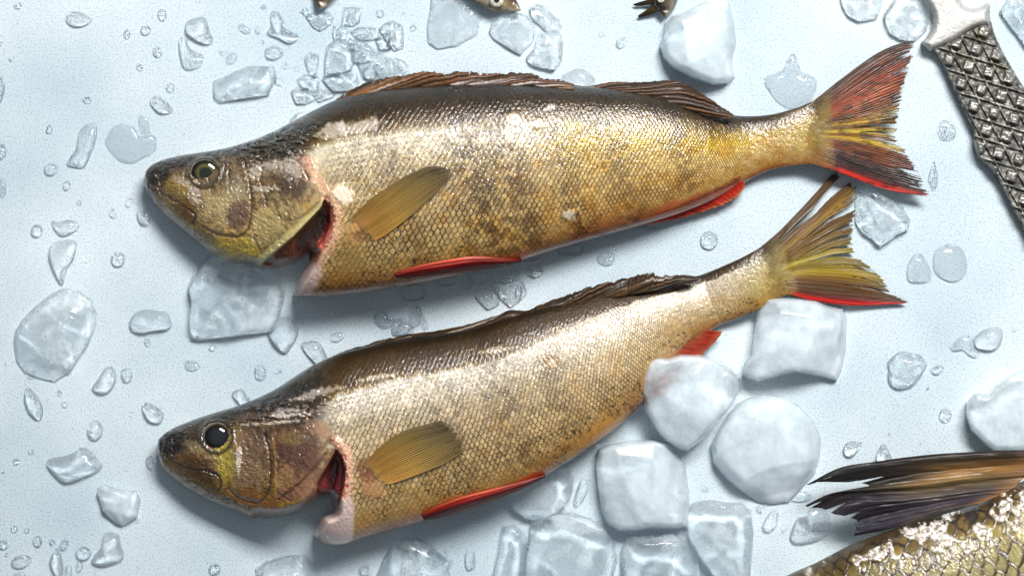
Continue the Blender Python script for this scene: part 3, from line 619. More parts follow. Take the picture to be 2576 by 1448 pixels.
eye(F2, 546, 1097, 37, 36, [(0, (20, 22, 28)), (.6, (14, 16, 20)), (.78, (30, 24, 14)), (.9, (66, 52, 26)), (1, (40, 32, 22))], (6, 7, 9), .68, float(zat(F2, np.array([546.]), np.array([1098.]))[0]) - 10, (0, 0), .62)
lump('gill', F2.root, [(806, 1240), (818, 1205), (836, 1168), (848, 1180), (846, 1215), (836, 1250), (820, 1246)], 8, 52, (130, 30, 36), M_SKIN, .2, nz=6, comb=.8)

def col_tail2(u, v, x, y):
    c = ramp(u + .02 * (vnoise(u * 30, v * 2, 3) - .5), [(0, (78, 50, 34)), (.06, (96, 62, 36)), (.12, (84, 66, 34)), (.18, (108, 74, 26)), (.24, (156, 126, 36)), (.32, (112, 80, 28)), (.5, (124, 104, 34)), (.58, (186, 174, 104)), (.66, (124, 106, 34)), (.74, (176, 156, 50)), (.82, (104, 72, 26)), (.9, (84, 52, 26)), (.94, (110, 30, 20)), (.965, (204, 24, 16)), (1, (190, 24, 16))])
    k = (1 - sstep(.03, .3, v))[..., None]; c = c * (1 - k) + np.array((152, 136, 66.)) * k
    t_ = (sstep(.82, 1, v) * .3 * (1 - sstep(.9, .96, u)))[..., None]; return c * (1 - t_ * .6) * np.array((.92, .88, .66))
G_T2 = [[(1896, 632), (1950, 590), (2010, 530), (2060, 475), (2100, 430)], [(1905, 655), (1945, 618), (1985, 570), (2035, 520), (2085, 465), (2118, 430)], [(1908, 668), (1955, 630), (2010, 580), (2060, 540), (2110, 490), (2150, 455)],
        [(1910, 678), (1965, 640), (2030, 585), (2080, 545), (2130, 515), (2165, 485)], [(1912, 686), (1972, 648), (2040, 603), (2090, 575), (2155, 540)], [(1914, 694), (1978, 657), (2040, 625), (2090, 600), (2152, 578)], [(1916, 702), (1982, 666), (2040, 645), (2090, 630), (2152, 620)],
        [(1918, 710), (1985, 676), (2050, 660), (2110, 650), (2180, 658)], [(1920, 720), (1988, 688), (2060, 680), (2140, 682), (2222, 695)], [(1922, 732), (1985, 705), (2060, 704), (2160, 715), (2250, 738)], [(1924, 745), (1975, 725), (2050, 735), (2160, 746), (2286, 757)], [(1926, 758), (1975, 740), (2040, 755), (2150, 768), (2284, 762)]]
fin('tail_fin', F2.root, G_T2, 440, 90, col_tail2, lambda x, y, u, v: np.maximum(zat(F2, x, y, 0) * (1 - sstep(.42, .55, v)) - 2 + 3.5 * sstep(0, .12, v), tailz(F2, u, v, 55, 14)), 62, .7, .04,
    rslits(16, (.6, .85), (.001, .003), 12, .2, .9) + [(.135, .22, .030), (.305, .45, .022), (.40, .45, .008), (.47, .5, .008), (.535, .4, .008), (.60, .38, .022), (.83, .8, .012), (.70, .8, .004)], 14, smoothz=6, root=F2, rootv=.4, thick=1.2)
bx = catmull([(700, 1010), (760, 960), (840, 915), (920, 892), (1000, 872), (1090, 858), (1180, 840), (1270, 816), (1330, 800)], 22)
tx = catmull([(704, 980), (770, 928), (850, 889), (930, 863), (1010, 843), (1100, 831), (1190, 812), (1250, 792), (1290, 778), (1320, 782), (1352, 770)], 22)
def col_dors2(u, v, x, y):
    s = strk(u, v, 6, 16, 33)[..., None]; c = np.array((24., 20, 18)) * (1 - s) + np.array((96., 66, 30)) * s; w = (sstep(.72, .85, strk(u, v, 5, 9, 38)) * .6)[..., None]; return c * (1 - w) + np.array((190., 186, 186)) * w
fin('dorsal_fin', F2.root, [[tuple(b_), tuple((b_ + t_) / 2), tuple(t_)] for b_, t_ in zip(bx, tx)], 300, 22, col_dors2,
    lambda x, y, u, v: 88 + 8 * np.sin(v * 3.1) - 14 * v + 10 * strk(u, v, 6, 16, 33), 24, .0, .06, (), 19, label='spiny front back fin pressed against the back', ripc=0)
bx = catmull([(1340, 792), (1430, 772), (1520, 752), (1600, 738), (1680, 722), (1752, 706)], 18)
tx = catmull([(1346, 770), (1420, 742), (1500, 712), (1560, 698), (1640, 680), (1652, 691), (1700, 690), (1758, 694)], 18)
fin('dorsal_fin', F2.root, [[tuple(b_), tuple((b_ + t_) / 2), tuple(t_)] for b_, t_ in zip(bx, tx)], 240, 22, col_dors2,
    lambda x, y, u, v: 78 + 8 * np.sin(v * 3.1) - 14 * v + 10 * strk(u, v, 6, 16, 33), 24, .0, .12, (), 23, label='dark soft rear back fin', ripc=.1)
fin('pectoral_fin', F2.root, [[(905, 1178), (950, 1128), (1010, 1085), (1090, 1062), (1132, 1054)], [(918, 1192), (970, 1150), (1040, 1112), (1110, 1090), (1150, 1074)], [(935, 1208), (990, 1180), (1060, 1150), (1130, 1118), (1172, 1096)], [(960, 1222), (1010, 1208), (1070, 1185), (1130, 1158), (1176, 1128)]],
    220, 70, lambda u, v, x, y: col_pec(u, v, x, y) * 1.05, lambda x, y, u, v: zat(F2, x, y) - 1 + 8 * sstep(0, .35, v), 24, 1.2, .06, rslits(10, (.7, .9), (.002, .006), 13), 24, smoothz=16, root=F2, rootv=.11, thick=.8, mt=M_PEC, ripc=.95)
spindle('pelvic_fin', F2, [(1062, 1296), (1100, 1272), (1160, 1250), (1230, 1232), (1300, 1214), (1370, 1194)], [(1066, 1304), (1110, 1298), (1170, 1280), (1240, 1256), (1310, 1228), (1372, 1196)], col_red,
        lambda x, y, u, v: np.maximum(zat(F2, x, y, 80), 80) + 3 + 10 * np.sin(math.pi * u), rays=4, ridge=2., rag=.0, thick=3, smoothz=8)
fin('anal_fin', F2.root, [[(1610, 1010), (1618, 1018), (1625, 1024)], [(1655, 940), (1685, 950), (1706, 952)], [(1700, 888), (1735, 892), (1768, 892)], [(1745, 852), (1780, 858), (1810, 848)], [(1775, 828), (1800, 832), (1818, 832)]],
    120, 30, lambda u, v, x, y: ramp(v + .3 * (fbm(x / 12, y / 12, 3, 5) - .5), [(0, (160, 80, 46)), (.5, (158, 40, 22)), (1, (186, 100, 64))]), lambda x, y, u, v: 52 - 24 * v, 12, .8, .05, (), 35, ripc=.2)

# ================================================================== FISH THREE (big scales, lower right corner)
F3 = Fish(); F3.root = empty('fish', 2450, 1450, 'large scaled fish with a dark spiny fin and white flecks in the lower right corner', 'fish')
K3 = [(1480, 1745, 1490, 1800), (1640, 1640, 1700, 1800), (1800, 1545, 1880, 1815), (1925, 1474, 2020, 1830), (1990, 1440, 2100, 1838), (2050, 1414, 2180, 1842), (2100, 1388, 2250, 1842), (2150, 1364, 2310, 1838), (2210, 1342, 2380, 1830),
      (2300, 1312, 2450, 1815), (2400, 1284, 2530, 1795), (2460, 1262, 2600, 1770), (2530, 1225, 2680, 1735), (2620, 1195, 2780, 1680), (2760, 1180, 2880, 1610), (2900, 1200, 2970, 1540), (3000, 1250, 3040, 1470), (3080, 1330, 3088, 1400), (3105, 1362, 3106, 1366)]
def base3(q, v, x, y):
    nz = fbm(x / 20, y / 20, 4, 251)
    c = ramp(v + .1 * (nz - .5), [(-1, (50, 40, 22)), (-.86, (84, 66, 30)), (-.7, (112, 98, 54)), (-.4, (134, 124, 80)), (.2, (176, 168, 130)), (1, (200, 190, 160))])
    return c * (.8 + .4 * nz[..., None])
def paint3(P):
    r = np.stack([np.linspace(0, 1, 2)] * 2)
    # whitish flecks of frost and slime in a band along the back
    line = catmull([(2020, 1448), (2100, 1424), (2180, 1402), (2260, 1372), (2330, 1345), (2390, 1330), (2450, 1330), (2500, 1300), (2560, 1270), (2640, 1250)], 30)
    d, _, _ = pdist(P.x, P.y, line); n = fbm(P.x / 16, P.y / 16, 5, 261)
    w = 16 + 26 * sstep(2150, 2330, P.x)
    a = sstep(.0, .16, (1 - d / w) * .42 + (n - .50) * 2.0) * (.45 + .55 * sstep(.35, .6, fbm(P.x / 6, P.y / 6, 3, 263))); a = a * sstep(.40, .52, fbm(P.x / 40, P.y / 40, 2, 264))
    P.c[:] = P.c * (1 - a[..., None]) + np.array((222., 216, 214)) * a[..., None]; P.z += a * (2 + 6 * (n - .5)); P.r -= .1 * a
    P.blob(2490, 1190, 70, 60, 0, (150, 96, 52), .9, .3, 16, 3)
    P.blob(2470, 1200, 40, 40, 0, (176, 124, 84), .7, .6, 8, 4)
    P.blob(2440, 1285, 24, 34, 0, (40, 32, 34), .9, .4, 8, -6)
build_body(F3, K3, 760, 250, lambda s: np.interp(s, [0, .1, .5, .9, 1], [.3, .26, .25, .28, .35]), 17, scale_on=lambda q, v, x, y: sstep(-1., -.9, v) * 1.0, paint=paint3, base=base3, relief=1.5, snout_z=30)
def col_spiny(u, v, x, y):
    s = strk(u, v, 1.5, 0, 43); c = ramp(u + .04 * (vnoise(v * 8, u * 9, 4) - .5), [(0, (34, 28, 26)), (.12, (66, 52, 34)), (.2, (112, 80, 42)), (.32, (120, 90, 50)), (.42, (96, 78, 48)), (.52, (86, 74, 60)), (.64, (70, 62, 60)), (.8, (60, 54, 62)), (.92, (56, 48, 50)), (1, (90, 82, 78))])
    k = sstep(.45, .8, v)[..., None]; c = c * (1 - k) + ramp(u, [(0, (20, 18, 20)), (.3, (40, 34, 28)), (.5, (34, 30, 34)), (1, (44, 40, 52))]) * k
    b_ = (1 - sstep(.0, .16, v))[..., None]; return (c * (1 - b_) + np.array((120., 88, 58)) * b_) * (.8 + .5 * fbm(x / 110, y / 12, 3, 47)[..., None]) * 1.15
G3 = [[(2640, 1130), (2480, 1134), (2330, 1143), (2200, 1160), (2110, 1176), (2024, 1220)], [(2630, 1150), (2480, 1156), (2330, 1168), (2230, 1180), (2150, 1195), (2070, 1212)], [(2610, 1170), (2470, 1180), (2340, 1192), (2260, 1205), (2180, 1222)],
      [(2590, 1190), (2460, 1200), (2330, 1215), (2200, 1228), (2100, 1238), (2025, 1272)], [(2570, 1205), (2450, 1220), (2330, 1235), (2220, 1240), (2130, 1250), (2062, 1278)], [(2550, 1225), (2440, 1236), (2320, 1252), (2230, 1262), (2150, 1272), (2098, 1294)],
      [(2520, 1240), (2430, 1250), (2320, 1268), (2220, 1285), (2148, 1306)], [(2490, 1252), (2420, 1262), (2330, 1282), (2230, 1308), (2150, 1328)], [(2460, 1268), (2400, 1280), (2320, 1304), (2240, 1328), (2146, 1347)]]
fin('dorsal_fin', F3.root, G3, 330, 110, col_spiny, lambda x, y, u, v: 128 - 40 * v + 4 * np.sin(u * 22) + np.maximum(0, 16 * (1 - v * 4)) + 5 * fbm(x / 30, y / 8, 3, 5), 9, 2.5, .01,
    [(.065, .93, .012), (.19, .82, .014), (.30, .86, .02), (.43, .88, .014), (.56, .90, .02), (.69, .92, .02), (.82, .93, .03), (.93, .93, .02)], 41, thick=2, ripc=.05, finec=.08, smoothz=6)

# ================================================================== the fish that only poke in at the top edge
def small_fish(label, keys, eye_at=None, seed=0, dark=1., fins=()):
    F = Fish(); F.root = empty('fish', keys[0][0], keys[0][1], label, 'fish')
    def base(q, v, x, y):
        c = ramp(v, [(-1, (40, 32, 24)), (-.4, (84, 66, 44)), (.1, (122, 104, 76)), (.6, (170, 160, 140)), (1, (120, 104, 80))]) * dark
        return c * (.65 + .7 * fbm(x / 9, y / 9, 4, seed)[..., None])
    build_body(F, keys, 150, 60, lambda s: np.interp(s, [0, .2, 1], [.4, .32, .3]), 14, scale_on=lambda q, v, x, y: q > .35, paint=lambda P: None, base=base, low=12, snout_z=24)
    if eye_at: eye(F, eye_at[0], eye_at[1], eye_at[2], eye_at[2], [(0, (20, 20, 20)), (.5, (190, 190, 170)), (.9, (170, 168, 150)), (1, (40, 34, 24))], (16, 18, 18), eye_at[3], eye_at[4], (0, 0), .45)
    for g, cs in fins:
        fin('fin', F.root, g, 60, 24, lambda u, v, x, y: ramp(v, [(0, (80, 62, 34)), (1, (44, 40, 28))]), lambda x, y, u, v: 22 - 12 * v, 7, 1.2, .1, rslits(5, (.5, .8), (.01, .03), 3), seed)
    return F
small_fish('brown fish snout poking in at the top edge above the crushed ice', [(802, 23, 804, 23), (794, 8, 816, 20), (788, -20, 836, 2), (776, -90, 880, -60), (790, -180, 920, -150), (830, -270, 930, -260), (868, -330, 884, -332), (876, -345, 878, -345)], None, 301, .8)
small_fish('small grey fish head with a pale ringed eye at the top edge', [(1310, 26, 1310, 28), (1300, 4, 1288, 31), (1282, -20, 1256, 32), (1254, -52, 1226, 24), (1210, -90, 1186, 2), (1130, -150, 1110, -50), (1010, -190, 990, -110), (890, -200, 884, -170), (860, -190, 858, -184)], (1249, 1, 19, .36, 48), 303, .95)
small_fish('small dark fish with ragged pale fins at the top edge beside the big ice block', [(1672, 44, 1675, 44), (1650, 26, 1694, 24), (1640, 0, 1706, -6), (1640, -50, 1720, -60), (1670, -130, 1750, -130), (1730, -210, 1790, -200), (1800, -262, 1812, -256), (1820, -270, 1822, -268)], (1662, -2, 10, .2, 40), 305, .62,
           fins=[([[(1650, -4), (1622, 2), (1586, 14)], [(1652, 4), (1628, 8), (1596, 16)], [(1654, 10), (1634, 12), (1606, 14)]], 0), ([[(1648, 14), (1625, 26), (1600, 44)], [(1652, 22), (1634, 32), (1604, 46)], [(1656, 28), (1642, 34), (1618, 40)]], 0)])

# ================================================================== the cast aluminium fish scaler
def hf(name, poly, res, zf, mt, parent=None, wedge=10, zb=1., colf=None, rf=None, curve=True):
    """solid with a traced outline: zf(x, y, dist) is the top, edges rounded down to the table"""
    P = catmull(poly, max(60, len(poly) * 8), True) if curve else np.array(poly, float)
    gx = np.arange(P[:, 0].min() - res, P[:, 0].max() + 2 * res, res); gy = np.arange(P[:, 1].min() - res, P[:, 1].max() + 2 * res, res)
    x, y = np.meshgrid(gx, gy, indexing='ij'); ins = inside(x, y, P); d, bx_, by_ = pdist(x, y, P, True)
    x = np.where(ins, x, bx_); y = np.where(ins, y, by_); d = np.where(ins, d, 0)
    z = zb + (zf(x, y, d) - zb) * np.sqrt(np.clip(1 - (1 - np.clip(d / wedge, 0, 1)) ** 2, 0, 1))
    keep = ins[:-1, :-1] | ins[1:, :-1] | ins[:-1, 1:] | ins[1:, 1:]
    n, k = x.shape; F_ = grid_faces(n, k, keep)[:, ::-1]
    F_ = F_[:, ::-1]
    c = colf(x, y, d) if colf else None; r = rf(x, y, d) if rf else None
    return mesh_obj(name, to_world(x, y, z).reshape(-1, 3), F_, mt, parent, None if c is None else c.reshape(-1, 3), None if r is None else r.ravel())
sca = empty('fish_scaler', 2480, 300, 'cast aluminium fish scaler with a waffle patterned handle at the upper right edge', 'fish scaler')
HP = [(2340, 120), (2356, 140), (2372, 166), (2388, 205), (2410, 252), (2432, 298), (2446, 330), (2447, 362), (2462, 398), (2494, 432), (2516, 466), (2540, 516), (2562, 556), (2590, 610), (2640, 700), (2720, 800), (2800, 820), (2860, 740), (2800, 600), (2730, 460), (2680, 360), (2625, 285), (2588, 238), (2563, 202), (2538, 160), (2513, 114), (2499, 80), (2488, 52), (2450, 66), (2400, 96), (2365, 112)]
K_ = []
A_ = np.array((50.5, 15.5)); B_ = np.array((31.5, 58.5)); O_ = np.array((2386., 151.))
for i_ in range(-2, 9):
    for j_ in range(-3, 14):
        K_.append(O_ + A_ * i_ + B_ * j_)
K_ = np.array(K_)
def knobs(x, y):
    """raised square studs on a sunken waffle grid"""
    ua = A_ / np.linalg.norm(A_); ub = np.array((-ua[1], ua[0]))
    M = np.linalg.inv(np.stack([A_, B_], 1)); w = .05 * (fbm(x / 30, y / 30, 2, 5) - .5)
    a = M[0, 0] * (x - O_[0]) + M[0, 1] * (y - O_[1]) + w; b_ = M[1, 0] * (x - O_[0]) + M[1, 1] * (y - O_[1]) + w
    ia, ib = np.round(a), np.round(b_); cx = O_[0] + ia * A_[0] + ib * B_[0]; cy = O_[1] + ia * A_[1] + ib * B_[1]
    dx, dy = x - cx, y - cy; p = np.maximum(np.abs(dx * ua[0] + dy * ua[1]), np.abs(dx * ub[0] + dy * ub[1]))
    sz = 10.5 + 2.5 * (vnoise(ia * 3.7, ib * 5.1, 7) - .5)
    stud = 1 - sstep(sz - .5, sz + 4.5, p)
    rim = np.maximum(np.abs(((a + .5) % 1) - .5), np.abs(((b_ + .5) % 1) - .5)); ridge = sstep(.40, .5, rim)
    return stud, ridge
def hand_z(x, y, d):
    s_, r_ = knobs(x, y); k = sstep(2, 14, d)
    return 34 + (15 * s_ - 3 * (1 - r_) + 6 * r_) * k + 2.4 * (fbm(x / 5, y / 5, 4, 77) - .5) * 1.6
def hand_c(x, y, d):
    s_, r_ = knobs(x, y); n = fbm(x / 8, y / 8, 5, 78)
    g = .34 + .34 * sstep(.35, .7, n); g = g * (1 - s_) * (.8 + .3 * r_) + .52 * s_
    g = g * (1 - r_ * .0); c = np.stack([g, g * .985, g * .94], -1)
    o_ = (sstep(.45, .7, fbm(x / 40, y / 40, 2, 79)) * (1 - sstep(90, 230, y)) * .5 * (1 - s_ * .6))[..., None]
    c = c * (1 - o_) + np.array((.36, .35, .22)) * o_ * (.4 + n[..., None])
    return c * 235
hf('handle', HP, 2.2, hand_z, M_METAL, sca, 9, 6, hand_c, lambda x, y, d: .50 - .2 * knobs(x, y)[0])
NP = [(2300, -60), (2318, -10), (2338, 22), (2346, 44), (2343, 72), (2328, 96), (2316, 108), (2330, 122), (2344, 129), (2400, 104), (2450, 74), (2487, 62), (2490, 40), (2487, 8), (2470, 16), (2448, 22), (2425, 14), (2412, -6), (2405, -40), (2400, -110), (2380, -160), (2320, -150), (2296, -110)]
hf('neck', NP, 2.5, lambda x, y, d: 46 + 3 * sstep(0, 40, d) + .8 * fbm(x / 12, y / 12, 3, 4), M_METAL, sca, 16, 4, lambda x, y, d: np.stack([.74 + 0 * x, .735 + 0 * x, .72 + 0 * x], -1) * 255 * (.86 + .18 * fbm(x / 6, y / 6, 4, 6)[..., None]), lambda x, y, d: .5 + .12 * fbm(x / 9, y / 9, 3, 9))

# ================================================================== ice
def ice(label, poly, h, mt, group=None, tilt=(0, 0), edge=18, rough=5, sc_=38, dome=0, seed=0, cat='ice cube', name='ice_cube', res=3.6, facets=(), curve=True, z0=-.4):
    P = np.array(poly, float); c = P.mean(0); ext = np.abs(P - c).max()
    def zf(x, y, d):
        z = h + tilt[0] * (x - c[0]) + tilt[1] * (y - c[1]) - dome * (((x - c[0]) ** 2 + (y - c[1]) ** 2) / ext ** 2)
        q_ = random.Random(seed * 7 + 3); n_ = q_.randint(4, 6); a0 = q_.uniform(0, 6)
        for i_ in range(n_):        # broken faces sloping down towards the rim
            a_ = a0 + i_ / n_ * 2 * math.pi + q_.uniform(-.4, .4); f_ = q_.uniform(.35, .75) * ext; g_ = q_.uniform(.25, .9) * min(1, h / 60)
            ca, sa = math.cos(a_), math.sin(a_)
            z = np.minimum(z, h * q_.uniform(.86, 1.) - g_ * ((x - c[0] - f_ * ca) * ca + (y - c[1] - f_ * sa) * sa))
        for (fx, fy, gx, gy, hh) in facets: z = np.minimum(z, hh + gx * (x - fx) + gy * (y - fy))
        z = z + rough * 1.5 * (fbm(x / sc_ / 1.5, y / sc_ / 1.5, 2, 400 + seed) - .5) + rough * .2 * (fbm(x / 9, y / 9, 3, 420 + seed) - .5)
        return np.maximum(z, max(3, h * .35))
    if curve: P = catmull(P, len(P) * 6, True)
    jg = min(4., ext * .06); P = P + jg * 2 * np.stack([fbm(P[:, 0] / 11, P[:, 1] / 11, 3, seed + 9) - .5, fbm(P[:, 0] / 11, P[:, 1] / 11, 3, seed + 19) - .5], 1)
    o = hf(name, poly, res, zf, mt, None, edge, z0, curve=False)
    return tag(o, label, cat, group)
G_CUBE = 'ice cubes melting around the fish'
ice('milky ice block with a sheer left side beside the top edge and small dark fish', [(1722, 30), (1760, 10), (1800, -4), (1832, 4), (1846, 60), (1852, 110), (1842, 150), (1848, 195), (1830, 212), (1790, 215), (1740, 196), (1692, 172), (1668, 148), (1658, 118), (1668, 88), (1672, 60), (1690, 40)], 74, M_MILK, G_CUBE, (0, .12), 22, 5, 60, 8, 1)
ice('square milky ice cube below the lower perch tail', [(1926, 746), (1960, 744), (2010, 746), (2052, 752), (2080, 766), (2120, 776), (2130, 800), (2128, 880), (2118, 930), (2104, 958), (2070, 948), (2000, 936), (1940, 950), (1905, 962), (1880, 952), (1866, 942), (1872, 912), (1888, 890), (1896, 830), (1900, 780)], 88, M_MILK, G_CUBE, (0, 0), 15, 6, 60, 6, 2, curve=True)
ice('snowy chipped ice cube leaning against the lower perch belly', [(1596, 945), (1586, 958), (1610, 1000), (1625, 1040), (1650, 1082), (1672, 1108), (1712, 1132), (1730, 1134), (1760, 1112), (1800, 1070), (1845, 1010), (1864, 978), (1862, 950), (1842, 925), (1800, 900), (1760, 890), (1712, 888), (1680, 896), (1650, 892), (1628, 905), (1612, 925)], 104, M_MILK, G_CUBE, (0, 0), 15, 9, 50, 4, 3, facets=[(1700, 990, .10, -.30, 112)])
ice('large round milky ice disc right of the chipped cube', [(1880, 1000), (1920, 990), (1970, 996), (2010, 1020), (2045, 1055), (2064, 1100), (2062, 1150), (2050, 1190), (2020, 1225), (1985, 1262), (1940, 1268), (1905, 1262), (1870, 1240), (1822, 1200), (1792, 1165), (1786, 1120), (1805, 1080), (1830, 1040), (1855, 1012)], 68, M_MILK, G_CUBE, (0, 0), 34, 5, 50, 16, 4)
ice('milky ice cube with a dented top between the lower perch belly and the bottom edge', [(1505, 1128), (1530, 1116), (1580, 1106), (1640, 1104), (1680, 1112), (1705, 1140), (1724, 1170), (1732, 1230), (1736, 1280), (1728, 1325), (1700, 1330), (1640, 1328), (1590, 1334), (1555, 1336), (1525, 1318), (1510, 1280), (1502, 1220), (1497, 1165)], 84, M_MILK, G_CUBE, (0, 0), 15, 7, 60, 4, 5, facets=[(1640, 1130, .0, .22, 90)])
ice('wide pale ice slab cut by the bottom edge under the milky cubes', [(1335, 1310), (1380, 1292), (1430, 1285), (1480, 1300), (1520, 1325), (1545, 1360), (1554, 1410), (1540, 1460), (1520, 1500), (1340, 1500), (1320, 1440), (1325, 1370)], 62, M_MELT, G_CUBE, (0, 0), 15, 6, 50, 6, 6)
ice('oval cloudy ice slab with a crumbly rim near the left edge', [(58, 800), (90, 768), (130, 738), (160, 724), (200, 732), (232, 755), (244, 790), (238, 830), (222, 870), (200, 900), (180, 935), (138, 960), (95, 950), (60, 935), (40, 905), (34, 860), (40, 828)], 40, M_MELT, G_CUBE, (0, 0), 15, 5, 40, 8, 7)
ice('clear ice slab with a ragged left edge under the chin of the upper perch', [(540, 636), (580, 640), (660, 660), (700, 690), (718, 740), (705, 790), (690, 835), (640, 840), (560, 848), (500, 858), (478, 850), (474, 810), (480, 760), (472, 730), (482, 700), (500, 672), (518, 650)], 40, M_MELT, G_CUBE, (0, 0), 15, 7, 30, 0, 8)
ice('pale ice slab cut by the right edge above the large scaled fish', [(2480, 990), (2510, 960), (2560, 930), (2640, 920), (2640, 1134), (2500, 1134), (2470, 1110), (2440, 1080), (2428, 1040), (2430, 1010), (2450, 985)], 62, M_MILK, G_CUBE, (0, 0), 15, 5, 50, 4, 9)
ice('clear arched ice piece below the large round milky disc', [(1742, 1262), (1790, 1256), (1830, 1262), (1862, 1262), (1888, 1280), (1896, 1340), (1890, 1410), (1884, 1500), (1820, 1500), (1790, 1440), (1760, 1400), (1730, 1350), (1726, 1300)], 46, M_CLEAR, G_CUBE, (0, 0), 15, 7, 26, 0, 10)
ice('rounded clear ice lump at the bottom edge below the dented cube', [(1575, 1345), (1640, 1340), (1690, 1338), (1730, 1362), (1760, 1410), (1776, 1500), (1580, 1500), (1562, 1440), (1558, 1390)], 50, M_MELT, G_CUBE, (0, 0), 28, 9, 24, 6, 11)
ice('clear rounded ice pane tucked under the lower perch red belly fin', [(1262, 1242), (1320, 1205), (1380, 1180), (1425, 1172), (1444, 1200), (1440, 1240), (1420, 1275), (1390, 1300), (1360, 1312), (1320, 1304), (1290, 1280)], 44, M_CLEAR, G_CUBE, (0, 0), 16, 4, 30, 0, 12)
ice('melted grey ice hump at the bottom edge below the lower perch belly', [(945, 1450), (965, 1400), (985, 1365), (1005, 1348), (1045, 1352), (1085, 1366), (1105, 1390), (1130, 1410), (1132, 1450), (1100, 1500), (980, 1500)], 46, M_MELT, G_CUBE, (0, 0), 40, 7, 26, 8, 13)
ice('smooth ice mound cut by the bottom edge below the lower perch head', [(640, 1430), (670, 1408), (720, 1396), (765, 1392), (792, 1420), (808, 1450), (800, 1500), (650, 1500)], 40, M_MELT, G_CUBE, (0, 0), 36, 6, 30, 8, 14)
ice('narrow upright ice shard at the bottom edge between the hump and the wide slab', [(1262, 1325), (1295, 1318), (1322, 1345), (1326, 1400), (1318, 1450), (1300, 1500), (1220, 1500), (1240, 1440), (1256, 1380)], 34, M_CLEAR, G_CUBE, (0, 0), 15, 6, 20, 4, 15)
ice('faint thin ice pane at the top edge left of the small grey fish head', [(1085, -20), (1140, -24), (1198, -10), (1216, 30), (1200, 90), (1150, 118), (1100, 125), (1076, 110), (1072, 70), (1080, 30)], 15, M_MELT, None, (0, 0), 20, 3, 24, 0, 16)
ice('flat ice flake directly below the small grey fish head', [(1238, 50), (1262, 34), (1310, 32), (1338, 45), (1350, 75), (1342, 105), (1322, 125), (1310, 140), (1280, 122), (1240, 98), (1228, 82)], 20, M_MELT, None, (0, 0), 10, 3, 22, 0, 17, cat='ice')
ice('knobbly ice chip right of the small grey fish head', [(1330, 22), (1350, 10), (1372, 18), (1390, 38), (1408, 50), (1414, 70), (1400, 84), (1372, 78), (1352, 58), (1338, 44)], 18, M_CLEAR, None, (0, 0), 10, 6, 12, 0, 18, cat='ice', res=2.4)
ice('blocky ice chip hanging below the knobbly chip near the top edge', [(1352, 84), (1380, 78), (1412, 84), (1418, 120), (1412, 155), (1395, 178), (1360, 172), (1330, 160), (1322, 145), (1342, 122)], 24, M_MELT, None, (0, 0), 12, 5, 18, 0, 19, cat='ice', res=2.6)
ice('melted ice lozenge left of the crushed ice, biggest in the upper left', [(535, 205), (560, 196), (590, 180), (622, 166), (665, 167), (688, 168), (697, 200), (680, 230), (678, 240), (600, 250), (550, 262), (536, 246)], 30, M_MELT, None, (0, 0), 20, 5, 24, 0, 20, cat='ice', name='ice_lump', res=2.6)
ice('small snowy ice chunk left of the lower perch jaw', [(242, 1243), (246, 1225), (264, 1217), (295, 1228), (345, 1234), (355, 1258), (346, 1300), (308, 1322), (288, 1315), (256, 1284), (250, 1262)], 30, M_MILK, None, (0, 0), 18, 6, 18, 0, 21, cat='ice', name='ice_lump', res=2.4)
ice('clear ice wedge below the upper perch tail tip', [(2152, 478), (2190, 470), (2230, 492), (2270, 520), (2290, 555), (2284, 580), (2255, 592), (2230, 612), (2214, 622), (2190, 600), (2166, 585), (2150, 560), (2148, 520)], 30, M_MELT, None, (0, 0), 14, 7, 24, 0, 22, cat='ice', name='ice_lump', res=2.8)
for k_, (lb, pl, hh) in enumerate([('clear ice block with folded ridges at the top edge left of the scaler neck', [(2220, 40), (2240, 10), (2270, -30), (2330, -20), (2342, 30), (2330, 80), (2300, 106), (2262, 100), (2236, 84)], 34), ('wedge of clear ice at the top edge, leftmost of the pair before the scaler', [(2106, -30), (2200, -30), (2222, 10), (2205, 50), (2160, 56), (2130, 40), (2116, 14)], 28),
                                  ('clear ice block at the right edge above the scaler handle', [(2512, 30), (2545, -20), (2640, -30), (2640, 150), (2618, 168), (2580, 120), (2540, 66)], 30)]):
    ice(lb, pl, hh, M_MELT, 'clear ice blocks around the scaler neck', (0, 0), 20, 8, 26, 0, 30 + k_, cat='ice')
# crushed ice heap above the upper perch's back: every lump its own thing
G_CR = 'crushed ice lumps above the upper perch back'
r_ = random.Random(4)
for k_, (x_, y_, a_, b_, h_) in enumerate([(845, 150, 56, 48, 22), (790, 160, 24, 34, 14), (905, 135, 42, 26, 18), (940, 160, 50, 36, 20), (985, 90, 38, 40, 18), (925, 85, 40, 18, 14), (965, 105, 26, 24, 22), (895, 112, 30, 16, 14), (850, 85, 30, 20, 14), (780, 208, 34, 24, 16),
                                          (860, 205, 46, 26, 18), (930, 200, 34, 30, 16), (975, 180, 38, 34, 18), (765, 240, 40, 22, 14), (815, 240, 34, 20, 14), (880, 40, 38, 24, 14), (800, 50, 34, 24, 14), (765, 36, 16, 18, 10), (1000, 168, 26, 26, 12)]):
    pl = [(x_ + a_ * (1 + r_.uniform(-.22, .22)) * math.cos(t_ / 9 * 2 * math.pi), y_ + b_ * (1 + r_.uniform(-.22, .22)) * math.sin(t_ / 9 * 2 * math.pi)) for t_ in range(9)]; pl = [p_ for q_, p_ in enumerate(pl) if q_ not in (r_.randint(0, 8), 4)]
    ice('lump in the heap of crushed ice above the back of the upper perch', pl, h_, M_MELT if k_ % 3 else M_CLEAR, G_CR, (0, 0), 10, 6, 16, 0, 50 + k_, curve=k_ % 2 == 0, cat='ice', name='ice_lump', res=2.4)
G_CB = 'crushed ice bits between the two perch'
